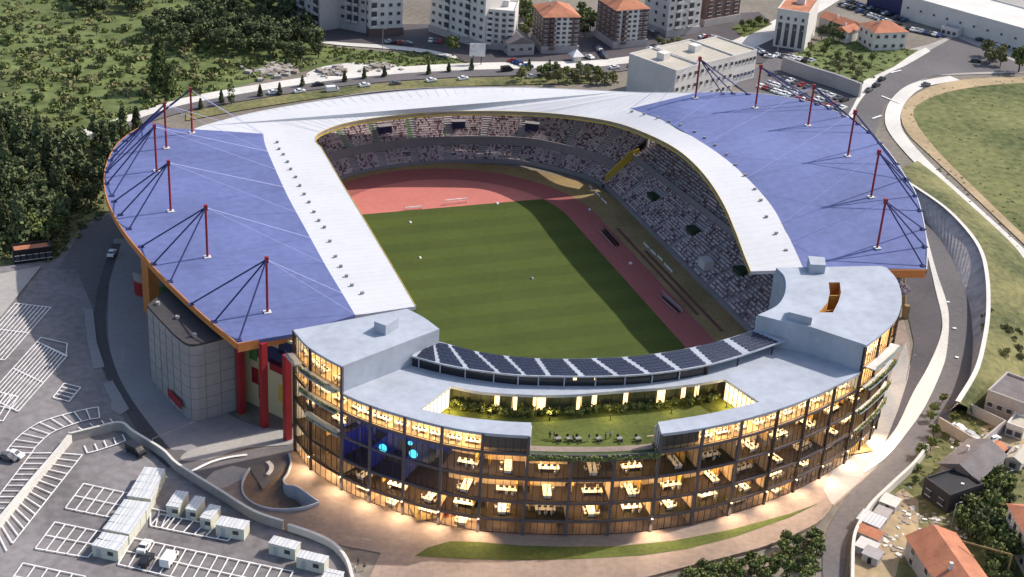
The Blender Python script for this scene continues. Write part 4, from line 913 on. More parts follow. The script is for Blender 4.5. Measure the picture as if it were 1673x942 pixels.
# ------------------------------------------------------------------ people
def person_mesh(joints, edges, head, rad, split):
    """one continuous skinned body; clothes by height along the body"""
    me = bpy.data.meshes.new('body'); me.from_pydata(joints, edges, []); o = bpy.data.objects.new('body', me); C.objects.link(o)
    sk = o.modifiers.new('skin', 'SKIN'); sk.use_smooth_shade = True
    for v, r in zip(me.skin_vertices[0].data, rad): v.radius = (r, r)
    me.skin_vertices[0].data[0].use_root = True
    ss = o.modifiers.new('sub', 'SUBSURF'); ss.levels = ss.render_levels = 1
    dg = bpy.context.evaluated_depsgraph_get(); dg.update(); out = bpy.data.meshes.new_from_object(o.evaluated_get(dg))
    bpy.data.objects.remove(o); out.materials.clear(); return out
def person(pose, loc, rz, top, low, label, cat_='person', group=None):
    if pose == 'sit':
        J = [(0, 0, .55), (0, -.02, .8), (0, 0, 1.05), (0, 0, 1.18), (0, .02, 1.32), (.1, 0, .52), (.12, .42, .5), (.12, .45, .08), (.12, .58, .05), (-.1, 0, .52), (-.12, .42, .5), (-.12, .45, .08), (-.12, .58, .05), (.2, 0, 1.02), (.25, .1, .78), (.2, .35, .76), (.18, .45, .77), (-.2, 0, 1.02), (-.25, .1, .78), (-.2, .35, .76), (-.18, .45, .77)]
    else:
        s = .22 if pose == 'walk' else .03
        J = [(0, 0, .92), (0, 0, 1.15), (0, 0, 1.4), (0, 0, 1.52), (0, .02, 1.66), (.1, 0, .86), (.1, s*.6, .48), (.1, s, .08), (.1, s+.14, .04), (-.1, 0, .86), (-.1, -s*.4, .48), (-.1, -s, .08), (-.1, -s+.14, .04), (.2, 0, 1.38), (.26, -s*.4, 1.1), (.25, -s*.2+.06, .86), (.25, .08-s*.2, .78), (-.2, 0, 1.38), (-.26, s*.4, 1.1), (-.25, s*.5+.06, .86), (-.25, .08+s*.5, .78)]
    E_ = [(0, 1), (1, 2), (2, 3), (3, 4), (0, 5), (5, 6), (6, 7), (7, 8), (0, 9), (9, 10), (10, 11), (11, 12), (2, 13), (13, 14), (14, 15), (15, 16), (2, 17), (17, 18), (18, 19), (19, 20)]
    rd = [.15, .15, .16, .065, .11, .1, .075, .05, .045, .1, .075, .05, .045, .075, .052, .04, .045, .075, .052, .04, .045]
    me = person_mesh(J, E_, 4, rd, None)
    for mt in (m['skin'], m[top], m[low]): me.materials.append(mt)
    hip, neck = J[0][2]+.03, J[3][2]-.03
    for p in me.polygons:
        c = p.center; arm = abs(c.x) > .17 and c.z > .6 and (pose != 'sit' or abs(c.x) > .16)
        p.material_index = 0 if c.z > neck or (arm and c.z < (J[15][2]+.06)) else (1 if c.z > hip or arm else 2)
    o = empty('person', loc, rz); link('body', me, o)
    h = Vector(J[4]); mb = MB()
    for i in range(7):
        pass
    bm_ = MB(); nlat, nlon = 5, 10; vs = []; fs = []
    for i in range(nlat+1):
        t = i/nlat*math.pi*.55
        for k in range(nlon): vs.append((h.x+.125*math.sin(t)*math.cos(2*math.pi*k/nlon), h.y-.025+.13*math.sin(t)*math.sin(2*math.pi*k/nlon), h.z+.02+.14*math.cos(t)))
    for i in range(nlat):
        for k in range(nlon): fs.append((i*nlon+k, i*nlon+(k+1) % nlon, (i+1)*nlon+(k+1) % nlon, (i+1)*nlon+k))
    bm_.add(vs, fs); bm_.build('hair', m['hair'], o, True)
    return T(o, label, cat_, group)
p = S(585, 923); person('walk', p, R(30), 'cloth_dark', 'cloth_dark', 'person in dark clothes walking ahead on the paving below the plaza')
p = S(580, 934); person('walk', p, R(50), 'cloth_pale', 'cloth_dark', 'person in a pale top following on the left of the paving below the plaza')
p = S(595, 932); person('walk', p, R(20), 'cloth_dark', 'cloth_pale', 'person in pale trousers walking on the right near the cabins')
# roof terrace tables and people
tb = empty('cafe_table', (0, 0, -50)); mb = MB(); mb.box((0, 0, .74), (1.2, .8, .06)); kid(tb, 'table_top', mb, m['cement']); mb = MB(); mb.tube([(0, 0, 0), (0, 0, .72)], .06, 6); mb.box((0, 0, .03), (.7, .7, .05)); kid(tb, 'pedestal', mb, m['frame'])
tx = [912, 930, 945, 978, 1012, 1042]; tl_ = ['leftmost pale table on the roof terrace by the planted edge', 'second pale table from the left on the roof terrace', 'third pale table from the left on the roof terrace', 'pale table at the middle of the roof terrace, fourth from left', 'second pale table from the right on the roof terrace', 'rightmost pale table on the roof terrace near the concrete block']
tc_ = MB(); tc_.box((0, 0, .46), (.5, .5, .07)); tc_.box((0, -.24, .75), (.48, .06, .5))
for x in (-.2, .2):
    for y in (-.2, .2): tc_.box((x, y, .22), (.05, .05, .44))
tcm = tc_.mesh('terrace_chair', m['frame'])
for i, (x, l) in enumerate(zip(tx, tl_)):
    p = S(x, 720, 18.8); p.z = 18.8
    if i == 0: o = tb; o.location = p; o.rotation_euler = (0, 0, .1); o['label'] = l
    else: o = dup(tb, p, random.uniform(-.2, .2), None, l)
    o['category'] = 'table'; o['group'] = 'tables on the roof terrace'
    for s in (-1, 1): T(link('terrace_chair', tcm, None, p+Vector((0, s*.85, 0)), 0 if s < 0 else math.pi), 'dark slim chair at a pale table on the planted roof terrace', 'chair', 'chairs on the roof terrace')
for x, y, ps, tp_, lw_, l in ((898, 716, 'stand', 'cloth_dark', 'cloth_dark', 'person in black standing at the left end of the roof terrace'), (905, 718, 'stand', 'cloth_dark', 'cloth_pale', 'person in dark top beside the one at the left end of the terrace'), (936, 719, 'sit', 'cloth_dark', 'cloth_dark', 'person in dark clothes sitting at the tables left of terrace centre'), (989, 718, 'stand', 'cloth_dark', 'cloth_dark', 'person in dark clothes standing right of the terrace centre'), (997, 715, 'stand', 'cloth_pale', 'cloth_dark', 'person in a white top standing right of the terrace centre'), (962, 720, 'stand', 'cloth_dark', 'cloth_pale', 'person standing by the middle table of the roof terrace')):
    p = S(x, y, 18.8); p.z = 18.8 if ps != 'sit' else 18.75
    person(ps, p, random.uniform(0, 6), tp_, lw_, l)

# ================================================================== BUILDINGS AROUND
wn_m = {}
def window_mesh(w_, h_):
    k = (round(w_, 1), round(h_, 1))
    if k not in wn_m:
        mb = MB(); mb.box((0, 0, 0), (k[0], .16, k[1]), 0, 0); mb.box((0, -.09, -k[1]/2), (k[0]+.3, .2, .14), 0, 1); mb.box((0, -.09, k[1]/2), (k[0]+.2, .1, .1), 0, 1)
        wn_m[k] = mb.mesh('window', [m['window'], m['wall_white']])
    return wn_m[k]
def block(name, cat_, label, A, B, depth, ytop=None, h=None, wall='wall_white', roof='flat', rmat='flat_roof', cols=4, floors=6, side=2, ww=1.4, wh=1.5, balc=(), stripe=(), group=None, base=None, eave=.5):
    a, b = (A, B) if isinstance(A, Vector) else (S(*A), S(*B)); v = (b-a); W = v.length; an = math.atan2(v.y, v.x)
    if h is None: h = hz(A[0], A[1], ytop)
    e = empty(name, a, an); T(e, label, cat_, group)
    mb = MB(); mb.box((W/2, depth/2, h/2), (W, depth, h)); mb.build('wall', m[wall], e)
    if base: mb = MB(); mb.box((W/2, depth/2, 1.6), (W+.8, depth+.8, 3.2)); mb.build('ground_storey', m[base], e)
    if roof == 'flat':
        mb = MB(); mb.box((W/2, depth/2, h+.12), (W-.5, depth-.5, .24)); rf = mb.build('roof', m[rmat], e)
        mb = MB()
        for c, d in (((W/2, .15, h+.35), (W+.1, .35, .9)), ((W/2, depth-.15, h+.35), (W+.1, .35, .9)), ((.15, depth/2, h+.35), (.35, depth-.66, .9)), ((W-.15, depth/2, h+.35), (.35, depth-.66, .9))): mb.box(c, d)
        mb.build('parapet', m[wall], e)
        if h > 12:
            mb = MB(); mb.box((W*.55, depth*.55, h+1.5), (3.5, 3.5, 2.6)); mb.build('roof_housing', m[wall], e)
    else:
        r = min(W, depth)*.5*.45+.3; x0, x1, y0, y1 = -eave, W+eave, -eave, depth+eave; mb = MB()
        if roof == 'hip':
            if W >= depth: rg = [(depth/2, depth/2), (W-depth/2, depth/2)]
            else: rg = [(W/2, W/2), (W/2, depth-W/2)]
        else: rg = [(x0, depth/2), (x1, depth/2)] if W >= depth else [(W/2, y0), (W/2, y1)]
        vs = [(x0, y0, h), (x1, y0, h), (x1, y1, h), (x0, y1, h), (rg[0][0], rg[0][1], h+r), (rg[1][0], rg[1][1], h+r)]
        if W >= depth: fs = [(0, 1, 5, 4), (1, 2, 5), (2, 3, 4, 5), (3, 0, 4)]
        else: fs = [(0, 1, 4), (1, 2, 5, 4), (2, 3, 5), (3, 0, 4, 5)]
        mb.add(vs, fs+[(3, 2, 1, 0)]); rf = mb.build('roof', m[rmat], e)
        mb = MB(); mb.box((W*.3, depth*.5, h+r*.9), (.7, .7, 1.6)); mb.build('chimney', m['wall_white'], rf)
    fh = h/floors; wm = window_mesh(min(ww, W/cols*.7), min(wh, fh*.62))
    for x0, x1, mt in stripe:
        mb = MB(); mb.box((W*(x0+x1)/2, -.06, h/2), (W*(x1-x0), .12, h-.4)); mb.build('facade_strip', m[mt], e)
    cnt = 0
    for f in range(floors):
        z = fh*(f+.55)
        for c in range(cols):
            if (c in balc and f > 0) or cnt > 95: continue
            link('window', wm, e, (W*(c+.5)/cols, -.14, z)); cnt += 1
        for c in range(side): 
            if cnt < 96: link('window', wm, e, (-.02, depth*(c+.5)/side, z), -math.pi/2); cnt += 1
        for c in balc:
            if f == 0: continue
            x = W*(c+.5)/cols; bw = W/cols*.85; mb = MB()
            mb.box((x, -.7, z-fh*.45), (bw, 1.5, .2)); mb.box((x, -1.4, z-fh*.45+.55), (bw, .1, 1.0)); mb.box((x, -.08, z), (bw*.8, .1, fh*.6), 0, 1); mb.build('balcony', [m[wall], m['window']], e)
    return e
block('apartment_block', 'apartment block', 'greyish balconied apartment block partly hidden by trees, leftmost at the top', (455, 18), (522, 52), 16, h=20, wall='wall_grey', cols=6, floors=6, balc=(1, 3, 5))
block('apartment_block', 'apartment block', 'pale apartment block with dark balconies, second from the left at the top', (533, 42), (598, 55), 14, h=25, wall='wall_grey', cols=6, floors=7, balc=(1, 3, 4), base='wall_grey')
block('apartment_block', 'apartment block', 'pale grey apartment block with bright end wall beside the street cars', (604, 60), (657, 57), 14, h=25, wall='wall_white', cols=4, floors=7, balc=(0,), base='wall_brown')
block('apartment_block', 'apartment block', 'long cream apartment block with columns of dark windows, left half', (702, 52), (790, 82), 13, h=27, wall='wall_white', cols=8, floors=8, balc=(2, 5), base='wall_grey', side=3)
block('apartment_block', 'apartment block', 'cream apartment block with white flat roof and dark square balconies', (792, 80), (838, 84), 15, ytop=17, wall='wall_white', cols=4, floors=7, balc=(0, 3), base='wall_grey', rmat='wall_white', side=4)
block('house', 'house', 'small grey-roofed house squeezed between the cream block and the brown tower', (830, 92), (872, 90), 13, h=5, wall='wall_grey', roof='gable', rmat='tile_grey', cols=3, floors=1, side=2)
block('apartment_tower', 'apartment tower', 'brown and white apartment tower with red roof, left one of the pair', (885, 88), (943, 87), 17, ytop=28, wall='wall_brown', roof='hip', rmat='tile', cols=6, floors=8, side=4, stripe=((.28, .78, 'wall_white'),), base='wall_grey', balc=(1,))
block('apartment_tower', 'apartment tower', 'brown and white apartment tower with red roof, right one of the pair', (1002, 80), (1055, 76), 17, ytop=17, wall='wall_brown', roof='hip', rmat='tile', cols=6, floors=8, side=4, stripe=((.1, .72, 'wall_white'),), base='wall_grey', balc=(1,))
block('apartment_tower', 'apartment tower', 'white and grey apartment tower with dark balconies right of the brown pair', (1088, 62), (1141, 54), 16, h=28, wall='wall_white', cols=5, floors=8, side=3, balc=(1, 3), base='wall_grey')
block('apartment_tower', 'apartment tower', 'dark brown apartment block with wide windows, rightmost at the top', (1150, 44), (1206, 34), 14, h=24, wall='wall_brown', cols=4, floors=7, side=1, base='wall_grey', ww=2)
wb = []
block('long_white_building', 'building', 'blank-ended white building with small windows, leftmost part of the long row', (1098, 178), (1136, 167), 23, ytop=118, wall='wall_white', cols=4, floors=3, side=0, ww=1.1)
block('long_white_building', 'building', 'middle part of the long white row with beige flat roof behind the mast', (1137, 167), (1194, 152), 23, ytop=107, wall='wall_white', cols=6, floors=3, side=0, ww=1.1)
block('long_white_building', 'building', 'right part of the long white row with dark edged beige roof', (1195, 138), (1231, 128), 20, ytop=93, wall='wall_white', cols=6, floors=2, side=0, ww=1.2)
o = block('office_block', 'office block', 'white office block with tall dark window strips and red flat roof', (1262, 76), (1313, 84), 26, ytop=16, wall='wall_white', rmat='tile', cols=4, floors=1, side=0, ww=.5, wh=.5)
W_ = (S(1313, 84)-S(1262, 76)).length; hh = hz(1262, 76, 16)
for c in range(4):
    mb = MB(); mb.box((W_*(c+.62)/4.3, -.1, hh*.38), (W_/4.3*.55, .24, hh*.62)); mb.build('window_strip', m['window'], o)
    mb = MB(); mb.box((W_*(c+.62)/4.3, -.1, hh*.82), (1.0, .24, 1.4)); mb.build('small_window', m['window'], o)
block('house', 'house', 'small white house with bright red tiled roof beside the garden', (1362, 66), (1382, 72), 9, h=5, wall='wall_white', roof='gable', rmat='tile', cols=2, floors=1, side=2)
block('house', 'house', 'old house with faded brown tiled roof behind the small white house', (1383, 62), (1402, 58), 16, h=5, wall='wall_grey', roof='gable', rmat='tile', cols=2, floors=1, side=1)
block('house', 'house', 'two storey white house with red hipped roof next to the junction', (1424, 84), (1478, 82), 13, h=8, wall='wall_white', roof='hip', rmat='tile', cols=4, floors=2, side=3)
wh = block('warehouse', 'warehouse', 'very long white warehouse with bright flat roof at the upper right', (1470, 28), (1690, 92), 30, h=9.5, wall='wall_white', rmat='wall_white', cols=10, floors=1, side=0, ww=1, wh=1)
mb = MB(); mb.box((-9, 12, 5), (18, 24, 10)); mb.build('blue_annex', m['blue_panel'], wh)
block('shed', 'shed', 'low pale shed in the yard in front of the long white warehouse', (1536, 56), (1562, 62), 7, h=3, wall='wall_white', rmat='wall_grey', cols=3, floors=1, side=0)
P = px([(1275, 116), (1320, 132), (1360, 144), (1402, 160)]); o = empty('retaining_wall', P[0]); mb = MB(); mb.wall([p-P[0] for p in P], 1.2, 0, 5.5); mb.build('wall_face', m['wall_grey'], o); mb = MB(); mb.wall([p-P[0] for p in P], 1.3, 5.5, 5.7); mb.build('coping', m['cement'], o); T(o, 'long straight grey retaining wall below the overgrown garden', 'wall')
# village, lower right
block('house', 'house', 'grey concrete house with small dark windows above the walled car yard', (1605, 676), (1668, 700), 12, h=6, wall='wall_grey', rmat='tile_grey', cols=4, floors=1, side=2, ww=1.1, wh=1.3)
block('barn', 'barn', 'low barn with old grey tiled roof behind the ruin', (1530, 785), (1590, 812), 14, h=4.5, wall='wall_grey', roof='gable', rmat='tile_grey', cols=3, floors=1, side=1)
block('ruin', 'ruin', 'dark roofless ruin with blackened walls below the grey barn', (1504, 812), (1545, 842), 10, h=4.5, wall='roof_dark', rmat='black', cols=2, floors=1, side=1)
block('shed', 'shed', 'small shed with brownish roof on the edge of the ruin', (1556, 830), (1580, 836), 6, h=3.2, wall='wall_grey', roof='hip', rmat='tile', cols=1, floors=1, side=1)
t0, t1, u0 = S(1483, 877, 5), S(1560, 872, 5), S(1526, 942, 5); dd = (t0-u0).normalized(); pp_ = Vector((dd.y, -dd.x, 0)); wd_ = (t1-t0).dot(pp_); A_ = t0-dd*26; A_.z = 0
block('house', 'house', 'large house with orange patched tiled roof at the bottom right edge', A_, A_+pp_*wd_, 26, h=5, wall='wall_grey', roof='gable', rmat='tile', cols=5, floors=2, side=4, ww=1.1)
P1_, P2_ = S(1636, 876), S(1688, 972); dd = (P1_-P2_).normalized(); pp_ = Vector((dd.y, -dd.x, 0))
block('house', 'house', 'white two storey house with brown roof cut by the right edge', P2_, P2_+pp_*12, (P1_-P2_).length, h=8, wall='wall_white', roof='hip', rmat='tile', cols=3, floors=2, side=6, ww=1.1)
mb = MB(); P = px([(1530, 700), (1588, 735), (1596, 742), (1640, 705), (1580, 676)]); o = empty('yard_wall', P[0]); mb.wall([p-P[0] for p in P], .4, 0, 3); mb.build('wall_face', m['wall_grey'], o); mb = MB(); mb.wall([p-P[0] for p in P], .45, 3, 3.15); mb.build('coping', m['concrete'], o); T(o, 'grey wall enclosing the small yard of parked cars beside the ring road', 'wall')
block('shed', 'shed', 'small tin shed at the right edge above the trees', (1640, 765), (1664, 774), 6, h=3, wall='wall_grey', roof='gable', rmat='flat_roof', cols=1, floors=1, side=1)
block('shed', 'shed', 'low shed with terracotta roof between the walled yard and the barn', (1600, 752), (1622, 762), 5, h=2.8, wall='wall_white', roof='gable', rmat='tile', cols=1, floors=1, side=1)
block('garage', 'garage', 'flat roofed white garage below the grey concrete house', (1640, 712), (1668, 722), 6, h=3, wall='wall_white', roof='flat', rmat='flat_roof', cols=2, floors=1, side=1)
SHK = [((1452, 832), 3.5, 3, 'wall_white', 'small white shack nearest the ruin in the rubble yard'), ((1440, 850), 3, 2.4, 'wall_grey', 'grey lean-to just below the white shack'), ((1421, 862), 5, 3.5, 'container', 'shack with pale blue sheet roof against the white wall'), ((1418, 884), 5, 2.6, 'tile', 'dark red shack below the blue sheeted one'), ((1414, 905), 4, 3, 'wall_white', 'white flat shack with a ladder rack below the red one'), ((1423, 918), 3.4, 2.6, 'wall_grey', 'lowest grey shack beside the curve of the white wall')]
for q, a, b, mt, l in SHK:
    p = S(*q); e = empty('shack', p, R(-55)); mb = MB(); mb.box((0, 0, 1.1), (a, b, 2.2)); mb.build('wall', m['wall_grey'], e); mb = MB(); mb.add([(-a/2-.2, -b/2-.2, 2.25), (a/2+.2, -b/2-.2, 2.25), (a/2+.2, b/2+.2, 2.7), (-a/2-.2, b/2+.2, 2.7)], [(0, 1, 2, 3)]); mb.box((0, b/2, 2.4), (a, .1, .5)); mb.build('roof', m[mt], e); mb = MB(); mb.box((0, -b/2-.03, .95), (.8, .06, 1.8)); mb.build('door', m['frame'], e); T(e, l, 'shack', 'shacks along the ring road wall')
mb = MB(); 
for _ in range(420):
    q = random.choice(((1600, 722), (1560, 722), (1540, 855), (1580, 870), (1470, 815), (1490, 835), (1478, 850), (1450, 890), (1465, 905), (1510, 850), (1500, 880))); p = S(q[0]+random.gauss(0, 13), q[1]+random.gauss(0, 9)); s = random.uniform(.25, 1.1); mb.box((p.x, p.y, s*.25), (s, s*random.uniform(.4, 1), s*.6), random.random()*3, random.choice((0, 0, 1)))
T(mb.build('rubble', [m['rubble'], m['wall_white']]), 'heaps of pale rubble and boards in the yard beside the ring road', 'rubble', None, 'stuff')
mb = MB()
for _ in range(260):
    q = random.choice(((545, 118), (620, 110), (450, 114), (430, 120), (465, 116))); p = S(q[0]+random.gauss(0, 12), q[1]+random.gauss(0, 4)); s = random.uniform(.6, 2.6); mb.box((p.x, p.y, s*.2), (s, s*random.uniform(.4, 1), s*.5), random.random()*3, random.choice((0, 1)))
T(mb.build('rubble', [m['rubble'], m['concrete']]), 'pale heaps of building rubble along the upper road by the wood', 'rubble', None, 'stuff')
p, q = S(1572, 884, 7), S(1653, 906, 7); e = empty('crane_arm', v3(q, 0)); mb = MB(); mb.tube([p-e.location, q-e.location], .2, 6); mb.build('arm', m['ochre'], e); mb = MB(); mb.tube([(0, 0, 0), tuple(q-e.location)], .2, 6); mb.build('post', m['ochre'], e); T(e, 'slender ochre crane arm reaching over the trees by the orange roof', 'crane')
e = empty('billboard', S(779, 106)); mb = MB(); mb.box((0, 0, 6), (6, .3, 5), R(-15)); mb.build('panel', m['line'], e); mb = MB(); mb.box((-1.5, 0.4, 2), (.3, .3, 4), R(-15)); mb.box((1.5, -.4, 2), (.3, .3, 4), R(-15)); mb.build('legs', m['frame'], e); T(e, 'blank white billboard standing above the upper road', 'billboard')
e = empty('kiosk', S(941, 100)); mb = MB(); mb.box((0, 0, 1.3), (3, 3, 2.6)); mb.build('wall', m['wall_white'], e); mb = MB(); mb.add([(-2.5, -2.5, 2.6), (2.5, -2.5, 2.6), (2.5, 2.5, 2.6), (-2.5, 2.5, 2.6), (0, 0, 5)], [(0, 1, 4), (1, 2, 4), (2, 3, 4), (3, 0, 4), (3, 2, 1, 0)]); mb.build('roof', m['line'], e); T(e, 'white pointed kiosk tent by the road below the left brown tower', 'kiosk')
e = block('shelter', 'shelter', 'long low shelter with rusty red roof at the left edge by the trees', (24, 432), (86, 424), 4.5, h=3.2, wall='frame', rmat='tile', cols=6, floors=1, side=1)
p = S(70, 470); T(MB().sheet(px([(0, 450), (68, 437), (2, 520), (-60, 540), (-60, 455)]), gz()).build('forecourt', m['concrete']), kind='structure')

# ------------------------------------------------------------------ site cabins
def cabin(quad, label, zc=2.7, tall=True):
    P = px(quad, zc); c = sum(P, Vector())/4; u = ((P[1]-P[0])+(P[2]-P[3]))/2; v = ((P[3]-P[0])+(P[2]-P[1]))/2; L, Wd = u.length, v.length; a = math.atan2(u.y, u.x)
    e = empty('site_cabin', (c.x, c.y, 0), a)
    mb = MB(); mb.box((0, 0, 1.35), (L, Wd, 2.6)); mb.build('wall', m['cabin_wall'], e)
    mb = MB(); mb.box((0, 0, 2.72), (L+.2, Wd+.2, .16)); mb.build('roof', m['container'], e)
    mb = MB()
    for k in range(max(2, int(max(L, Wd)/2.5))):
        t = (k+.5)/max(2, int(max(L, Wd)/2.5))-.5
        if L > Wd: mb.box((t*L, 0, 2.84), (.18, Wd, .1))
        else: mb.box((0, t*Wd, 2.84), (L, .18, .1))
    mb.build('roof_rib', m['line'], e)
    s = -1 if v.y < 0 else 1
    yf = -Wd/2 if (Matrix.Rotation(a, 3, 'Z') @ Vector((0, -1, 0))).y < 0 else Wd/2; sg = -1 if yf < 0 else 1
    mb = MB(); mb.box((-L*.25, yf+sg*.03, 1.1), (.9, .08, 2.0)); mb.build('door', m['cabin_grey'], e)
    mb = MB(); mb.box((L*.2, yf+sg*.03, 1.6), (1.2, .08, .9)); mb.build('window', m['window'], e)
    return T(e, label, 'cabin', 'site cabins in the car park')
def quad(a, b, c, d, t0, t1):
    A = lambda p, q, t: (p[0]+(q[0]-p[0])*t, p[1]+(q[1]-p[1])*t); return [A(a, d, t0), A(b, c, t0), A(b, c, t1), A(a, d, t1)]
for g, (qd, nm, n) in enumerate((([(237, 763), (269, 766), (247, 816), (208, 810)], 'farthest', 4), ([(204, 816), (247, 821), (211, 873), (169, 864)], 'middle', 4), ([(168, 870), (209, 876), (193, 901), (150, 890)], 'nearest', 2))):
    for k in range(n): cabin(quad(*qd, (k+.02)/n, (k+.97)/n), f'white ribbed cabin, {ORD[k]} from the far end of the {nm} block of the long row')
for qd, l in (([(285, 801), (307, 804), (292, 829), (275, 826)], 'leftmost of the three white cabins standing side by side by the wall'), ([(318, 810), (334, 813), (320, 834), (304, 831)], 'middle of the three white cabins standing side by side by the wall'), ([(342, 824), (359, 827), (345, 849), (328, 845)], 'rightmost of the three white cabins standing side by side by the wall'), ([(360, 843), (406, 851), (400, 866), (354, 857)], 'white cabin set crosswise right of the three side by side'), ([(447, 875), (489, 886), (484, 898), (440, 887)], 'white cabin in the open between the crosswise one and the last pair'), ([(491, 899), (536, 908), (531, 921), (485, 909)], 'white cabin touching the curved white wall at its far end'), ([(533, 929), (560, 934), (552, 955), (524, 948)], 'white cabin cut by the bottom edge beside the curved wall')): cabin(qd, l)

# ------------------------------------------------------------------ cars
def carparts(kind):
    """body, glass and wheels of one vehicle, 4.3 m long, nose towards +X"""
    if kind == 'van': prof = [(-2.4, .35), (-2.4, 1.9), (-2.3, 2.05), (1.1, 2.05), (1.75, 1.25), (2.4, 1.0), (2.45, .35)]; cab = [(.95, 1.95), (1.2, 1.95), (1.78, 1.28), (.95, 1.28)]; wd, wx = 1.9, 1.5
    else: prof = [(-2.1, .3), (-2.12, .85), (-1.95, .98), (-1.35, 1.02), (-.85, 1.42), (.35, 1.45), (1.05, .98), (1.95, .82), (2.12, .6), (2.12, .3)]; cab = [(-1.25, 1.02), (-.82, 1.36), (.33, 1.39), (.95, 1.0)]; wd, wx = 1.75, 1.3
    n = len(prof); hw = wd/2; body = MB(); L = []
    for sgn in (-1, 1): L += [(x, sgn*(hw if z < 1.0 or kind == 'van' else hw*.82), z) for x, z in prof]
    body.add(L, [tuple(range(n-1, -1, -1)), tuple(range(n, 2*n))]+[(i, (i+1) % n, n+(i+1) % n, n+i) for i in range(n)])
    gl = MB(); k = len(cab)
    for sgn in (-1, 1):
        gl.add([(x, sgn*((hw*.91 if z < 1.1 else hw*.83)+.02 if kind != 'van' else hw+.02), z) for x, z in cab], [tuple(range(k)) if sgn > 0 else tuple(range(k-1, -1, -1))])
    if kind == 'van': gl.add([(1.17, -hw*.88, 2.0), (1.17, hw*.88, 2.0), (1.82, hw*.88, 1.25), (1.82, -hw*.88, 1.25)], [(0, 1, 2, 3)])
    else:
        gl.add([(.42, -hw*.74, 1.42), (.42, hw*.74, 1.42), (1.08, hw*.82, 1.01), (1.08, -hw*.82, 1.01)], [(0, 1, 2, 3)]); gl.add([(-.9, -hw*.72, 1.41), (-.9, hw*.72, 1.41), (-1.4, hw*.8, 1.05), (-1.4, -hw*.8, 1.05)], [(3, 2, 1, 0)])
    wh_ = MB(); wh_.tube([(0, -.12, 0), (0, .12, 0)], .33, 10)
    return body.mesh('body', m['paint']), gl.mesh('windows', m['window']), wh_.mesh('wheel', m['tyre']), wx, hw
CP = {k: carparts(k) for k in ('car', 'van')}
COLS = {'white': (.85, .85, .85), 'silver': (.45, .46, .48), 'black': (.02, .02, .022), 'grey': (.12, .12, .13), 'red': (.35, .03, .03), 'blue': (.04, .07, .2)}
def car(p, heading, color, label, kind='car', group=None, detail=False):
    b, g, wl, wx, hw = CP[kind]; e = empty('parked_van' if kind == 'van' else 'parked_car', p, heading)
    o = link('body', b, e); o.color = (*COLS[color], 1); link('windows', g, e)
    if detail:
        for x in (-wx, wx):
            for y in (-hw+.05, hw-.05): link('wheel', wl, e, (x, y, .33))
    return T(e, label, 'van' if kind == 'van' else 'car', group)
def head(a, b): p, q = S(*a), S(*b); return math.atan2((q-p).y, (q-p).x)
def row(a, b, n, place, group, turn=math.pi/2, cols=('white', 'silver', 'black', 'grey', 'white', 'blue', 'red'), skip=.12, wt=None):
    P, Q = S(*a), S(*b); h = math.atan2((Q-P).y, (Q-P).x)+turn; k = 0; 
    for i in range(n):
        if random.random() < skip: continue
        c = random.choice(cols); p = P.lerp(Q, (i+.5)/n); p.z = .35 if False else .25
        car(p, h+random.uniform(-.06, .06)+random.choice((0, math.pi)), c, f'{c} car {place}, {ORD[k]} from the left', 'car', group); k += 1
Hc = lambda x, y: S(x, y)
road_cars = [((520, 141), 'black', 'car'), ((543, 150), 'white', 'van'), ((490, 152), 'white', 'car'), ((447, 154), 'white', 'car'), ((596, 142), 'white', 'car'), ((646, 139), 'grey', 'car'), ((705, 134), 'white', 'car'), ((757, 131), 'white', 'car'), ((828, 117), 'black', 'van'), ((868, 128), 'silver', 'car'), ((916, 127), 'white', 'car'), ((961, 111), 'black', 'car'), ((1004, 113), 'white', 'car'), ((1034, 110), 'black', 'car')]
for i, (q, c, k) in enumerate(sorted(road_cars, key=lambda r: r[0][0])): p = S(*q); p.z = .3; car(p, head((q[0]-20, q[1]+2.5), (q[0]+20, q[1]-1.5)), c, f'{c} {k} on the upper road behind the white roof, {ORD[i]} from the left', k, 'vehicles on the upper road')
row((632, 70), (690, 76), 6, 'on the street below the pale grey apartment block', 'cars below the grey blocks', .3); row((700, 68), (722, 70), 3, 'at the foot of the long cream block', 'cars below the cream blocks')
row((835, 101), (866, 112), 5, 'beside the small grey-roofed house', 'cars by the small house', .9); row((952, 84), (965, 98), 3, 'at the corner of the left brown tower', 'cars between the brown towers', .4); row((975, 78), (992, 100), 7, 'in the row between the two brown towers', 'cars between the brown towers', .2)
row((1060, 84), (1078, 80), 3, 'right of the second brown tower', 'cars by the white tower'); row((1068, 52), (1080, 68), 4, 'in the gap left of the white tower', 'cars by the white tower', .2); row((1146, 62), (1172, 64), 4, 'below the dark brown block', 'cars by the dark brown block', .4)
W3 = ('white', 'white', 'silver', 'silver', 'black', 'white', 'grey', 'white', 'red', 'grey')
for i, (a, b, n) in enumerate((((1240, 142), (1372, 186), 17), ((1246, 134), (1380, 180), 17), ((1258, 122), (1384, 168), 13))): row(a, b, n, ('in the row nearest the blue roof edge', 'in the middle row of the lot behind the masts', 'in the row along the grey retaining wall')[i], 'cars in the lot behind the blue roof', math.pi/2, W3, .1)
row((1236, 82), (1258, 96), 5, 'in front of the white office block', 'cars by the white office', .8, W3); row((1264, 92), (1330, 102), 7, 'below the tall windows of the office block', 'cars by the white office', 1.2, W3)
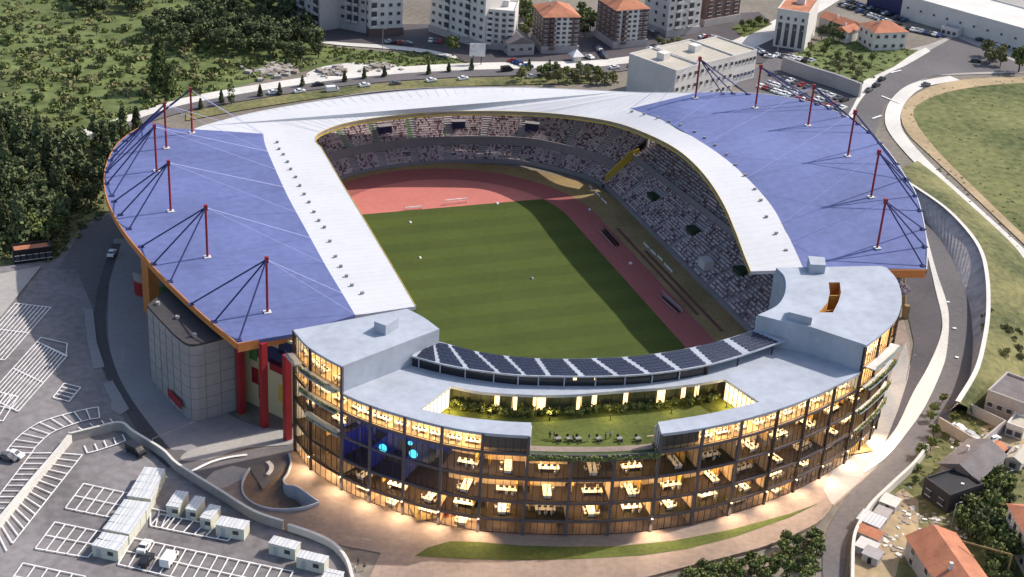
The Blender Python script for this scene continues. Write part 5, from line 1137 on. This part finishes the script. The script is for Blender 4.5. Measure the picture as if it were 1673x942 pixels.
for i, (a, b, n) in enumerate((((1372, 8), (1470, 44), 16), ((1385, 2), (1480, 36), 16), ((1480, 48), (1545, 62), 9))): row(a, b, n, ('in the front row before the long warehouse', 'in the back row before the long warehouse', 'along the white warehouse wall')[i], 'cars before the long warehouse', math.pi/2, COLS and ('white', 'silver', 'black', 'grey', 'blue', 'black'), .12)
row((1595, 66), (1668, 84), 6, 'under the trees at the far right', 'cars at the far right', .3, ('black', 'grey', 'white'), .1)
for q, hd, c, k, l in (((1633, 674), ((1618, 668), (1650, 680)), 'white', 'van', 'white van parked below the grey concrete house'), ((1621, 722), ((1606, 728), (1636, 716)), 'white', 'car', 'white car on the track by the walled yard'), ((1584, 716), ((1575, 712), (1592, 720)), 'silver', 'car', 'silver car inside the walled yard'), ((1566, 705), ((1556, 700), (1575, 710)), 'white', 'car', 'white car inside the walled yard near its top'), ((1655, 745), ((1645, 740), (1665, 750)), 'blue', 'car', 'dark blue car at the right edge above the trees'), ((1596, 728), ((1586, 722), (1604, 733)), 'white', 'car', 'white car at the lower corner of the walled yard'),
     ((1431, 142), ((1420, 147), (1444, 137)), 'black', 'car', 'black car on the pale pavement of the junction road, lower one'), ((1440, 132), ((1430, 136), (1450, 127)), 'black', 'car', 'black car on the pale pavement of the junction road, upper one'), ((1419, 150), ((1410, 155), (1430, 145)), 'grey', 'car', 'grey car last on the pale pavement of the junction road'), ((1512, 141), ((1502, 144), (1524, 138)), 'grey', 'car', 'dark car on the sandy path at the edge of the meadow'), ((1594, 102), ((1580, 100), (1610, 104)), 'black', 'car', 'black car by the trees right of the junction'),
     ((183, 418), ((176, 430), (190, 405)), 'white', 'car', 'white car driving on the shaded road beside the blue roof'), ((24, 748), ((8, 744), (42, 752)), 'white', 'car', 'white car parked at the left edge by the curved bays'), ((14, 752), ((0, 748), (30, 756)), 'grey', 'car', 'grey car parked beside the white one at the left edge'), ((237, 898), ((231, 906), (244, 888)), 'white', 'car', 'small white car alone in a bay below the long cabin row'), ((240, 920), ((232, 932), (248, 908)), 'black', 'car', 'black car in a bay left of the white van'), ((277, 920), ((267, 935), (288, 905)), 'white', 'van', 'white van parked in the bays below the long cabin row'), ((222, 742), ((200, 730), (240, 752)), 'black', 'van', 'dark van in the shade right against the bend of the panelled wall')):
    p = S(*q); p.z = .4; car(p, head(*hd), c, l, k, None, True)

# ------------------------------------------------------------------ trees
TP = {}
def tree_proto(kind, i):
    tr = MB(); cr = MB()
    if kind == 'conifer':
        H = 9; tr.tube([(0, 0, 0), (0, 0, H*.9)], .22, 6, 0, .05)
        for k in range(22):
            z = 1.2+k/22*(H-1.2); r = 2.1*(1-k/23)**.8
            for j in range(5): a = random.random()*6.3; leafball(cr, (math.cos(a)*r*.6, math.sin(a)*r*.6, z), r*.45+.2, 9, .38, 0, .6)
    elif kind == 'poplar':
        H = 9; tr.tube([(0, 0, 0), (0, 0, H*.6)], .2, 6, 0, .06)
        for k in range(26): z = random.uniform(1.2, H); a = random.random()*6.3; r = 1.0*(1-abs(z/H-.5)); leafball(cr, (math.cos(a)*r, math.sin(a)*r, z), .75, 20, .26)
    else:
        H = 6.5; tr.tube([(0, 0, 0), (.15, 0, H*.35), (.05, .1, H*.6)], .26, 7, 0, .1)
        for k in range(6): a = k*1.05+random.random(); tr.tube([(.1, 0, H*.35), (math.cos(a)*1.6, math.sin(a)*1.6, H*.65)], .1, 5, 0, .03)
        for k in range(26 if kind == 'round' else 20):
            v = Vector((random.gauss(0, 1), random.gauss(0, 1), random.gauss(0, 1))).normalized()*random.random()**.4; leafball(cr, (v.x*2.5, v.y*2.5, H*.66+v.z*1.9), random.uniform(.55, 1.05), 26, .34)
    return tr.mesh('trunk', m['bark']), cr
def crownmesh(cr, leaf): return cr.mesh('crown', m[leaf])
PROT = []
for kind, leaf, n in (('round', 'leaf_dark', 3), ('round', 'leaf_mid', 3), ('conifer', 'leaf_dark', 2), ('poplar', 'leaf_pale', 2), ('conifer', 'leaf_pale', 2), ('round', 'leaf_olive', 2)):
    L = []
    for i in range(n): t, c = tree_proto(kind, i); L.append((t, crownmesh(c, leaf)))
    TP[(kind, leaf)] = L
def tree(key, p, s, name, label, group, sz=None):
    t, c = random.choice(TP[key]); e = empty(name, p, random.random()*6.3); e.scale = (s, s, s*(sz or random.uniform(.85, 1.15))); link('trunk', t, e); link('crown', c, e); return T(e, label, 'tree', group)
def inside(q, poly):
    r = False; n = len(poly)
    for i in range(n):
        a, b = poly[i], poly[(i+1) % n]
        if (a[1] > q[1]) != (b[1] > q[1]) and q[0] < (b[0]-a[0])*(q[1]-a[1])/(b[1]-a[1])+a[0]: r = not r
    return r
def scatter(poly, n, key, s0, s1, name, label, group, mind=3):
    x0, x1 = min(p[0] for p in poly), max(p[0] for p in poly); y0, y1 = min(p[1] for p in poly), max(p[1] for p in poly); got = []; tries = 0
    while len(got) < n and tries < n*60:
        tries += 1; q = (random.uniform(x0, x1), random.uniform(y0, y1))
        if not inside(q, poly): continue
        p = S(*q)
        if any((p-g).length < mind for g in got): continue
        got.append(p); k = key if isinstance(key, tuple) else random.choice(key); tree(k, p, random.uniform(s0, s1), name, label, group)
RD, RM, CD, PP, RO_ = ('round', 'leaf_dark'), ('round', 'leaf_mid'), ('conifer', 'leaf_dark'), ('poplar', 'leaf_pale'), ('round', 'leaf_olive')
scatter([(240, 45), (330, 28), (430, 38), (500, 60), (530, 95), (505, 104), (420, 92), (300, 88), (255, 78)], 62, RD, .95, 1.5, 'woodland_tree', 'dark round tree in the dense belt of wood below the leftmost apartment block', 'trees of the dense wood belt', 4)
scatter([(110, -10), (250, -12), (248, 20), (180, 28), (120, 22)], 20, RD, 1, 1.4, 'woodland_tree', 'dark round tree in the clump at the top left of the photo', 'trees of the top left clump', 4.5)
scatter([(300, -12), (450, -8), (520, 52), (470, 40), (360, 18)], 24, RD, 1, 1.4, 'woodland_tree', 'dark round tree in front of the leftmost apartment block', 'trees before the leftmost block', 4.5)
scatter([(-10, 200), (60, 235), (110, 250), (150, 262), (165, 300), (165, 345), (120, 365), (60, 400), (-10, 420)], 46, [RD, RD, CD], 1.1, 1.65, 'woodland_tree', 'dark tree in the shady grove left of the blue roof', 'trees of the shady grove', 4)
scatter([(150, 235), (230, 205), (185, 260), (172, 300), (168, 250)], 12, [CD, RD], .9, 1.3, 'woodland_tree', 'dark tree between the footpath and the edge of the blue roof', 'trees along the blue roof edge', 4)
scatter([(0, 20), (230, 40), (250, 100), (420, 110), (380, 135), (200, 180), (80, 225), (0, 210)], 30, [RO_, RM, RD], .45, .85, 'meadow_tree', 'small bushy tree scattered over the green slope at upper left', 'small trees on the green slope', 8)
scatter([(0, 380), (80, 372), (100, 395), (60, 415), (0, 425)], 7, RM, .8, 1.2, 'grove_tree', 'green tree right behind the red-roofed shelter', 'trees behind the shelter', 4)
PC = ('conifer', 'leaf_pale'); tree(PC, S(262, 150), 2.0, 'pale_conifer', 'tall pale green conical tree alone in the middle of the green slope', None, 1.15); tree(PC, S(278, 160), 1.4, 'pale_conifer', 'shorter pale green conical tree just right of the tall one', None, 1.0)
tree(PP, S(378, 170), .9, 'poplar', 'small pale poplar at the edge of the upper road near the mast', None); tree(RM, S(740, 92), 1.2, 'street_tree', 'rounded green tree on the street below the long cream block', None)
for i, q in enumerate(((328, 178), (362, 168), (425, 158), (457, 155), (494, 142), (563, 134), (595, 129), (628, 126), (700, 122), (733, 118), (770, 115), (864, 116), (897, 116))): tree(CD, S(*q), .5, 'young_conifer', f'slim young conifer along the upper road pavement, {ORD[i]} from the left', 'young conifers along the upper road')
scatter([(836, 124), (940, 120), (1000, 128), (1010, 142), (960, 142), (840, 136)], 20, [RO_, RM], .5, .9, 'verge_tree', 'bushy tree on the verge between the upper road and the white roof', 'trees on the verge behind the white roof', 3)
scatter([(1300, 92), (1340, 78), (1380, 95), (1440, 105), (1400, 130), (1335, 112)], 18, [RO_, RM], .4, .75, 'garden_tree', 'low bushy tree in the overgrown garden above the grey retaining wall', 'trees of the overgrown garden', 3.5)
scatter([(1340, 60), (1362, 52), (1372, 72), (1345, 80)], 5, RD, .6, .9, 'garden_tree', 'dark tree between the office block and the small white house', 'trees beside the office block', 3)
scatter([(1600, 90), (1640, 92), (1650, 112), (1610, 108)], 6, RO_, .8, 1.1, 'road_tree', 'brownish tree in the clump right of the junction', 'brownish trees by the junction', 3.5); tree(RM, S(1664, 118), 1.5, 'road_tree', 'bright green tree at the right edge beside the junction', None)
scatter([(1590, 800), (1640, 770), (1650, 830), (1635, 870), (1600, 900), (1560, 880), (1570, 850)], 22, [RM, RM, RD], .6, 1.05, 'village_tree', 'green tree among the houses between the barn and the brown roof', 'trees among the village houses', 2.5)
scatter([(1600, 925), (1640, 900), (1673, 960), (1620, 960)], 8, RM, .6, 1, 'village_tree', 'green tree below the yellow crane arm at the bottom right', 'trees below the crane arm', 2.5)
scatter([(1600, 540), (1673, 480), (1673, 600), (1625, 605)], 12, RO_, .5, .9, 'bank_tree', 'low tree on the rough bank behind the rim of the retaining wall', 'trees on the rough bank', 3)
scatter([(1535, 630), (1590, 690), (1560, 690), (1500, 780), (1520, 790), (1480, 815), (1490, 790)], 9, RM, .35, .6, 'roadside_tree', 'small bush-like tree between the ring road wall and the yards', 'small trees by the ring road wall', 3)
scatter([(1090, 985), (1113, 945), (1200, 925), (1264, 905), (1330, 872), (1343, 880), (1336, 960), (1330, 1000)], 46, RM, .42, .66, 'hedge_bush', 'dense green bush in the thicket below the plaza parapet', 'bushes of the thicket below the plaza', 2.0)
scatter([(846, 20), (868, 30), (868, 60), (850, 70), (842, 50)], 8, [RM, RD], .8, 1.2, 'courtyard_tree', 'green tree in the gap between the cream block and the left brown tower', 'trees left of the brown towers', 3)
scatter([(948, 25), (972, 30), (972, 60), (950, 62)], 8, [RM, RD], .8, 1.1, 'courtyard_tree', 'green tree in the gap between the two brown towers', 'trees between the brown towers', 3)
scatter([(1062, 72), (1085, 70), (1140, 74), (1100, 82)], 8, RO_, .4, .7, 'hedge_tree', 'low tree in the hedge below the white and grey tower', 'hedge trees by the white tower', 2.5)
scatter([(1200, 50), (1240, 35), (1255, 42), (1215, 58)], 7, RM, .4, .7, 'garden_tree', 'low tree on the green triangle left of the white office block', 'trees on the green triangle', 3)
# undergrowth of the slope and the banks
mb = MB()
def under(poly, n, r0, r1, k):
    x0, x1 = min(p[0] for p in poly), max(p[0] for p in poly); y0, y1 = min(p[1] for p in poly), max(p[1] for p in poly); c = 0
    while c < n:
        q = (random.uniform(x0, x1), random.uniform(y0, y1))
        if not inside(q, poly): continue
        p = S(*q); r = random.uniform(r0, r1); mi = random.choice(k); leafball(mb, (p.x, p.y, r*.3), r, 22, r*.34, mi, .42); c += 1
under([(0, 0), (445, -10), (520, 75), (535, 100), (400, 138), (300, 163), (215, 188), (75, 240), (0, 270)], 950, .7, 2.4, (1, 1, 2, 2, 1)); under([(0, 250), (75, 250), (190, 215), (175, 345), (90, 425), (0, 430)], 300, .6, 1.7, (0, 0, 1, 2))
under([(530, 76), (700, 88), (765, 100), (660, 110), (535, 100)], 160, .5, 1.4, (1, 2, 1)); under([(836, 124), (1000, 124), (1015, 140), (840, 138)], 60, .5, 1.2, (1, 2)); under([(1290, 96), (1365, 60), (1500, 84), (1405, 140)], 200, .4, 1.3, (1, 2, 0))
under([(1540, 330), (1640, 430), (1670, 560), (1620, 600), (1625, 450)], 160, .25, .8, (2, 2, 1)); under([(1545, 640), (1620, 620), (1673, 640), (1673, 942), (1600, 900), (1500, 800)], 200, .4, 1.1, (1, 2, 0)); under([(1100, 970), (1113, 940), (1264, 900), (1340, 862), (1343, 930), (1330, 990)], 160, .5, 1.1, (1, 1, 0))
under([(1475, 180), (1500, 155), (1560, 138), (1673, 128), (1673, 150), (1570, 150), (1500, 172), (1500, 200), (1540, 260), (1673, 395), (1660, 410), (1520, 268)], 150, .15, .6, (1, 2, 2))
under([(1500, 180), (1600, 145), (1673, 140), (1673, 385), (1560, 270)], 320, .2, .6, (1, 1, 2))
T(mb.build('undergrowth', [m['leaf_dark'], m['leaf_mid'], m['leaf_olive']]), 'low leafy undergrowth covering the green slope and the rough banks', 'undergrowth', None, 'stuff')
# lamp posts
def lamp_post(q, label, h=8, g=None):
    p = S(*q); e = empty('lamp_post', p); mb = MB(); mb.tube([(0, 0, 0), (0, 0, h), (.9, 0, h+.25)], .09, 6); mb.build('pole', m['concrete'], e); mb = MB(); mb.box((1.1, 0, h+.25), (.7, .25, .14)); mb.build('lamp_head', m['cement'], e); return T(e, label, 'lamp post', g)
for q, l in (((258, 648), 'slim lamp post on the shaded footway beside the grey hall'), ((203, 610), 'slim lamp post on the kerb of the shaded road'), ((1635, 815), 'tall lamp post among the trees above the white house'), ((1552, 868), 'lamp post beside the left gable of the orange roofed house'), ((1268, 100), 'lamp post at the corner of the lot by the office block'), ((625, 85), 'lamp post on the pavement below the pale grey block'), ((1480, 622), 'short lamp post on the pavement edge right of the right tower')): lamp_post(q, l, 7 if q[1] > 200 else 9)
e = empty('height_barrier', S(300, 728)); p0, p1 = S(250, 733)-e.location, S(318, 705)-e.location; mb = MB(); mb.tube([p0+Vector((0, 0, 2.6)), p1+Vector((0, 0, 2.6))], .1, 5); mb.build('crossbar', m['cement'], e); mb = MB(); mb.tube([p0, p0+Vector((0, 0, 2.6))], .12, 5); mb.tube([p1, p1+Vector((0, 0, 2.6))], .12, 5); mb.build('posts', m['cement'], e); T(e, 'thin grey gate bar across the end of the shaded footway', 'barrier')
e = empty('traffic_median', S(150, 540)); 
for nm, pts in (('median', [(137, 505), (152, 506), (158, 560), (171, 600), (153, 604), (143, 560)]), ('median', [(168, 627), (184, 623), (211, 669), (196, 679), (181, 670), (182, 656)])):
    mb = MB(); P = px(pts); mb.prism([(p.x, p.y) for p in P], 0, .3 if pts[0][0] < 150 else .32); T(mb.build('traffic_island', m['cement']), kind='structure')
bpy.data.objects.remove(e)
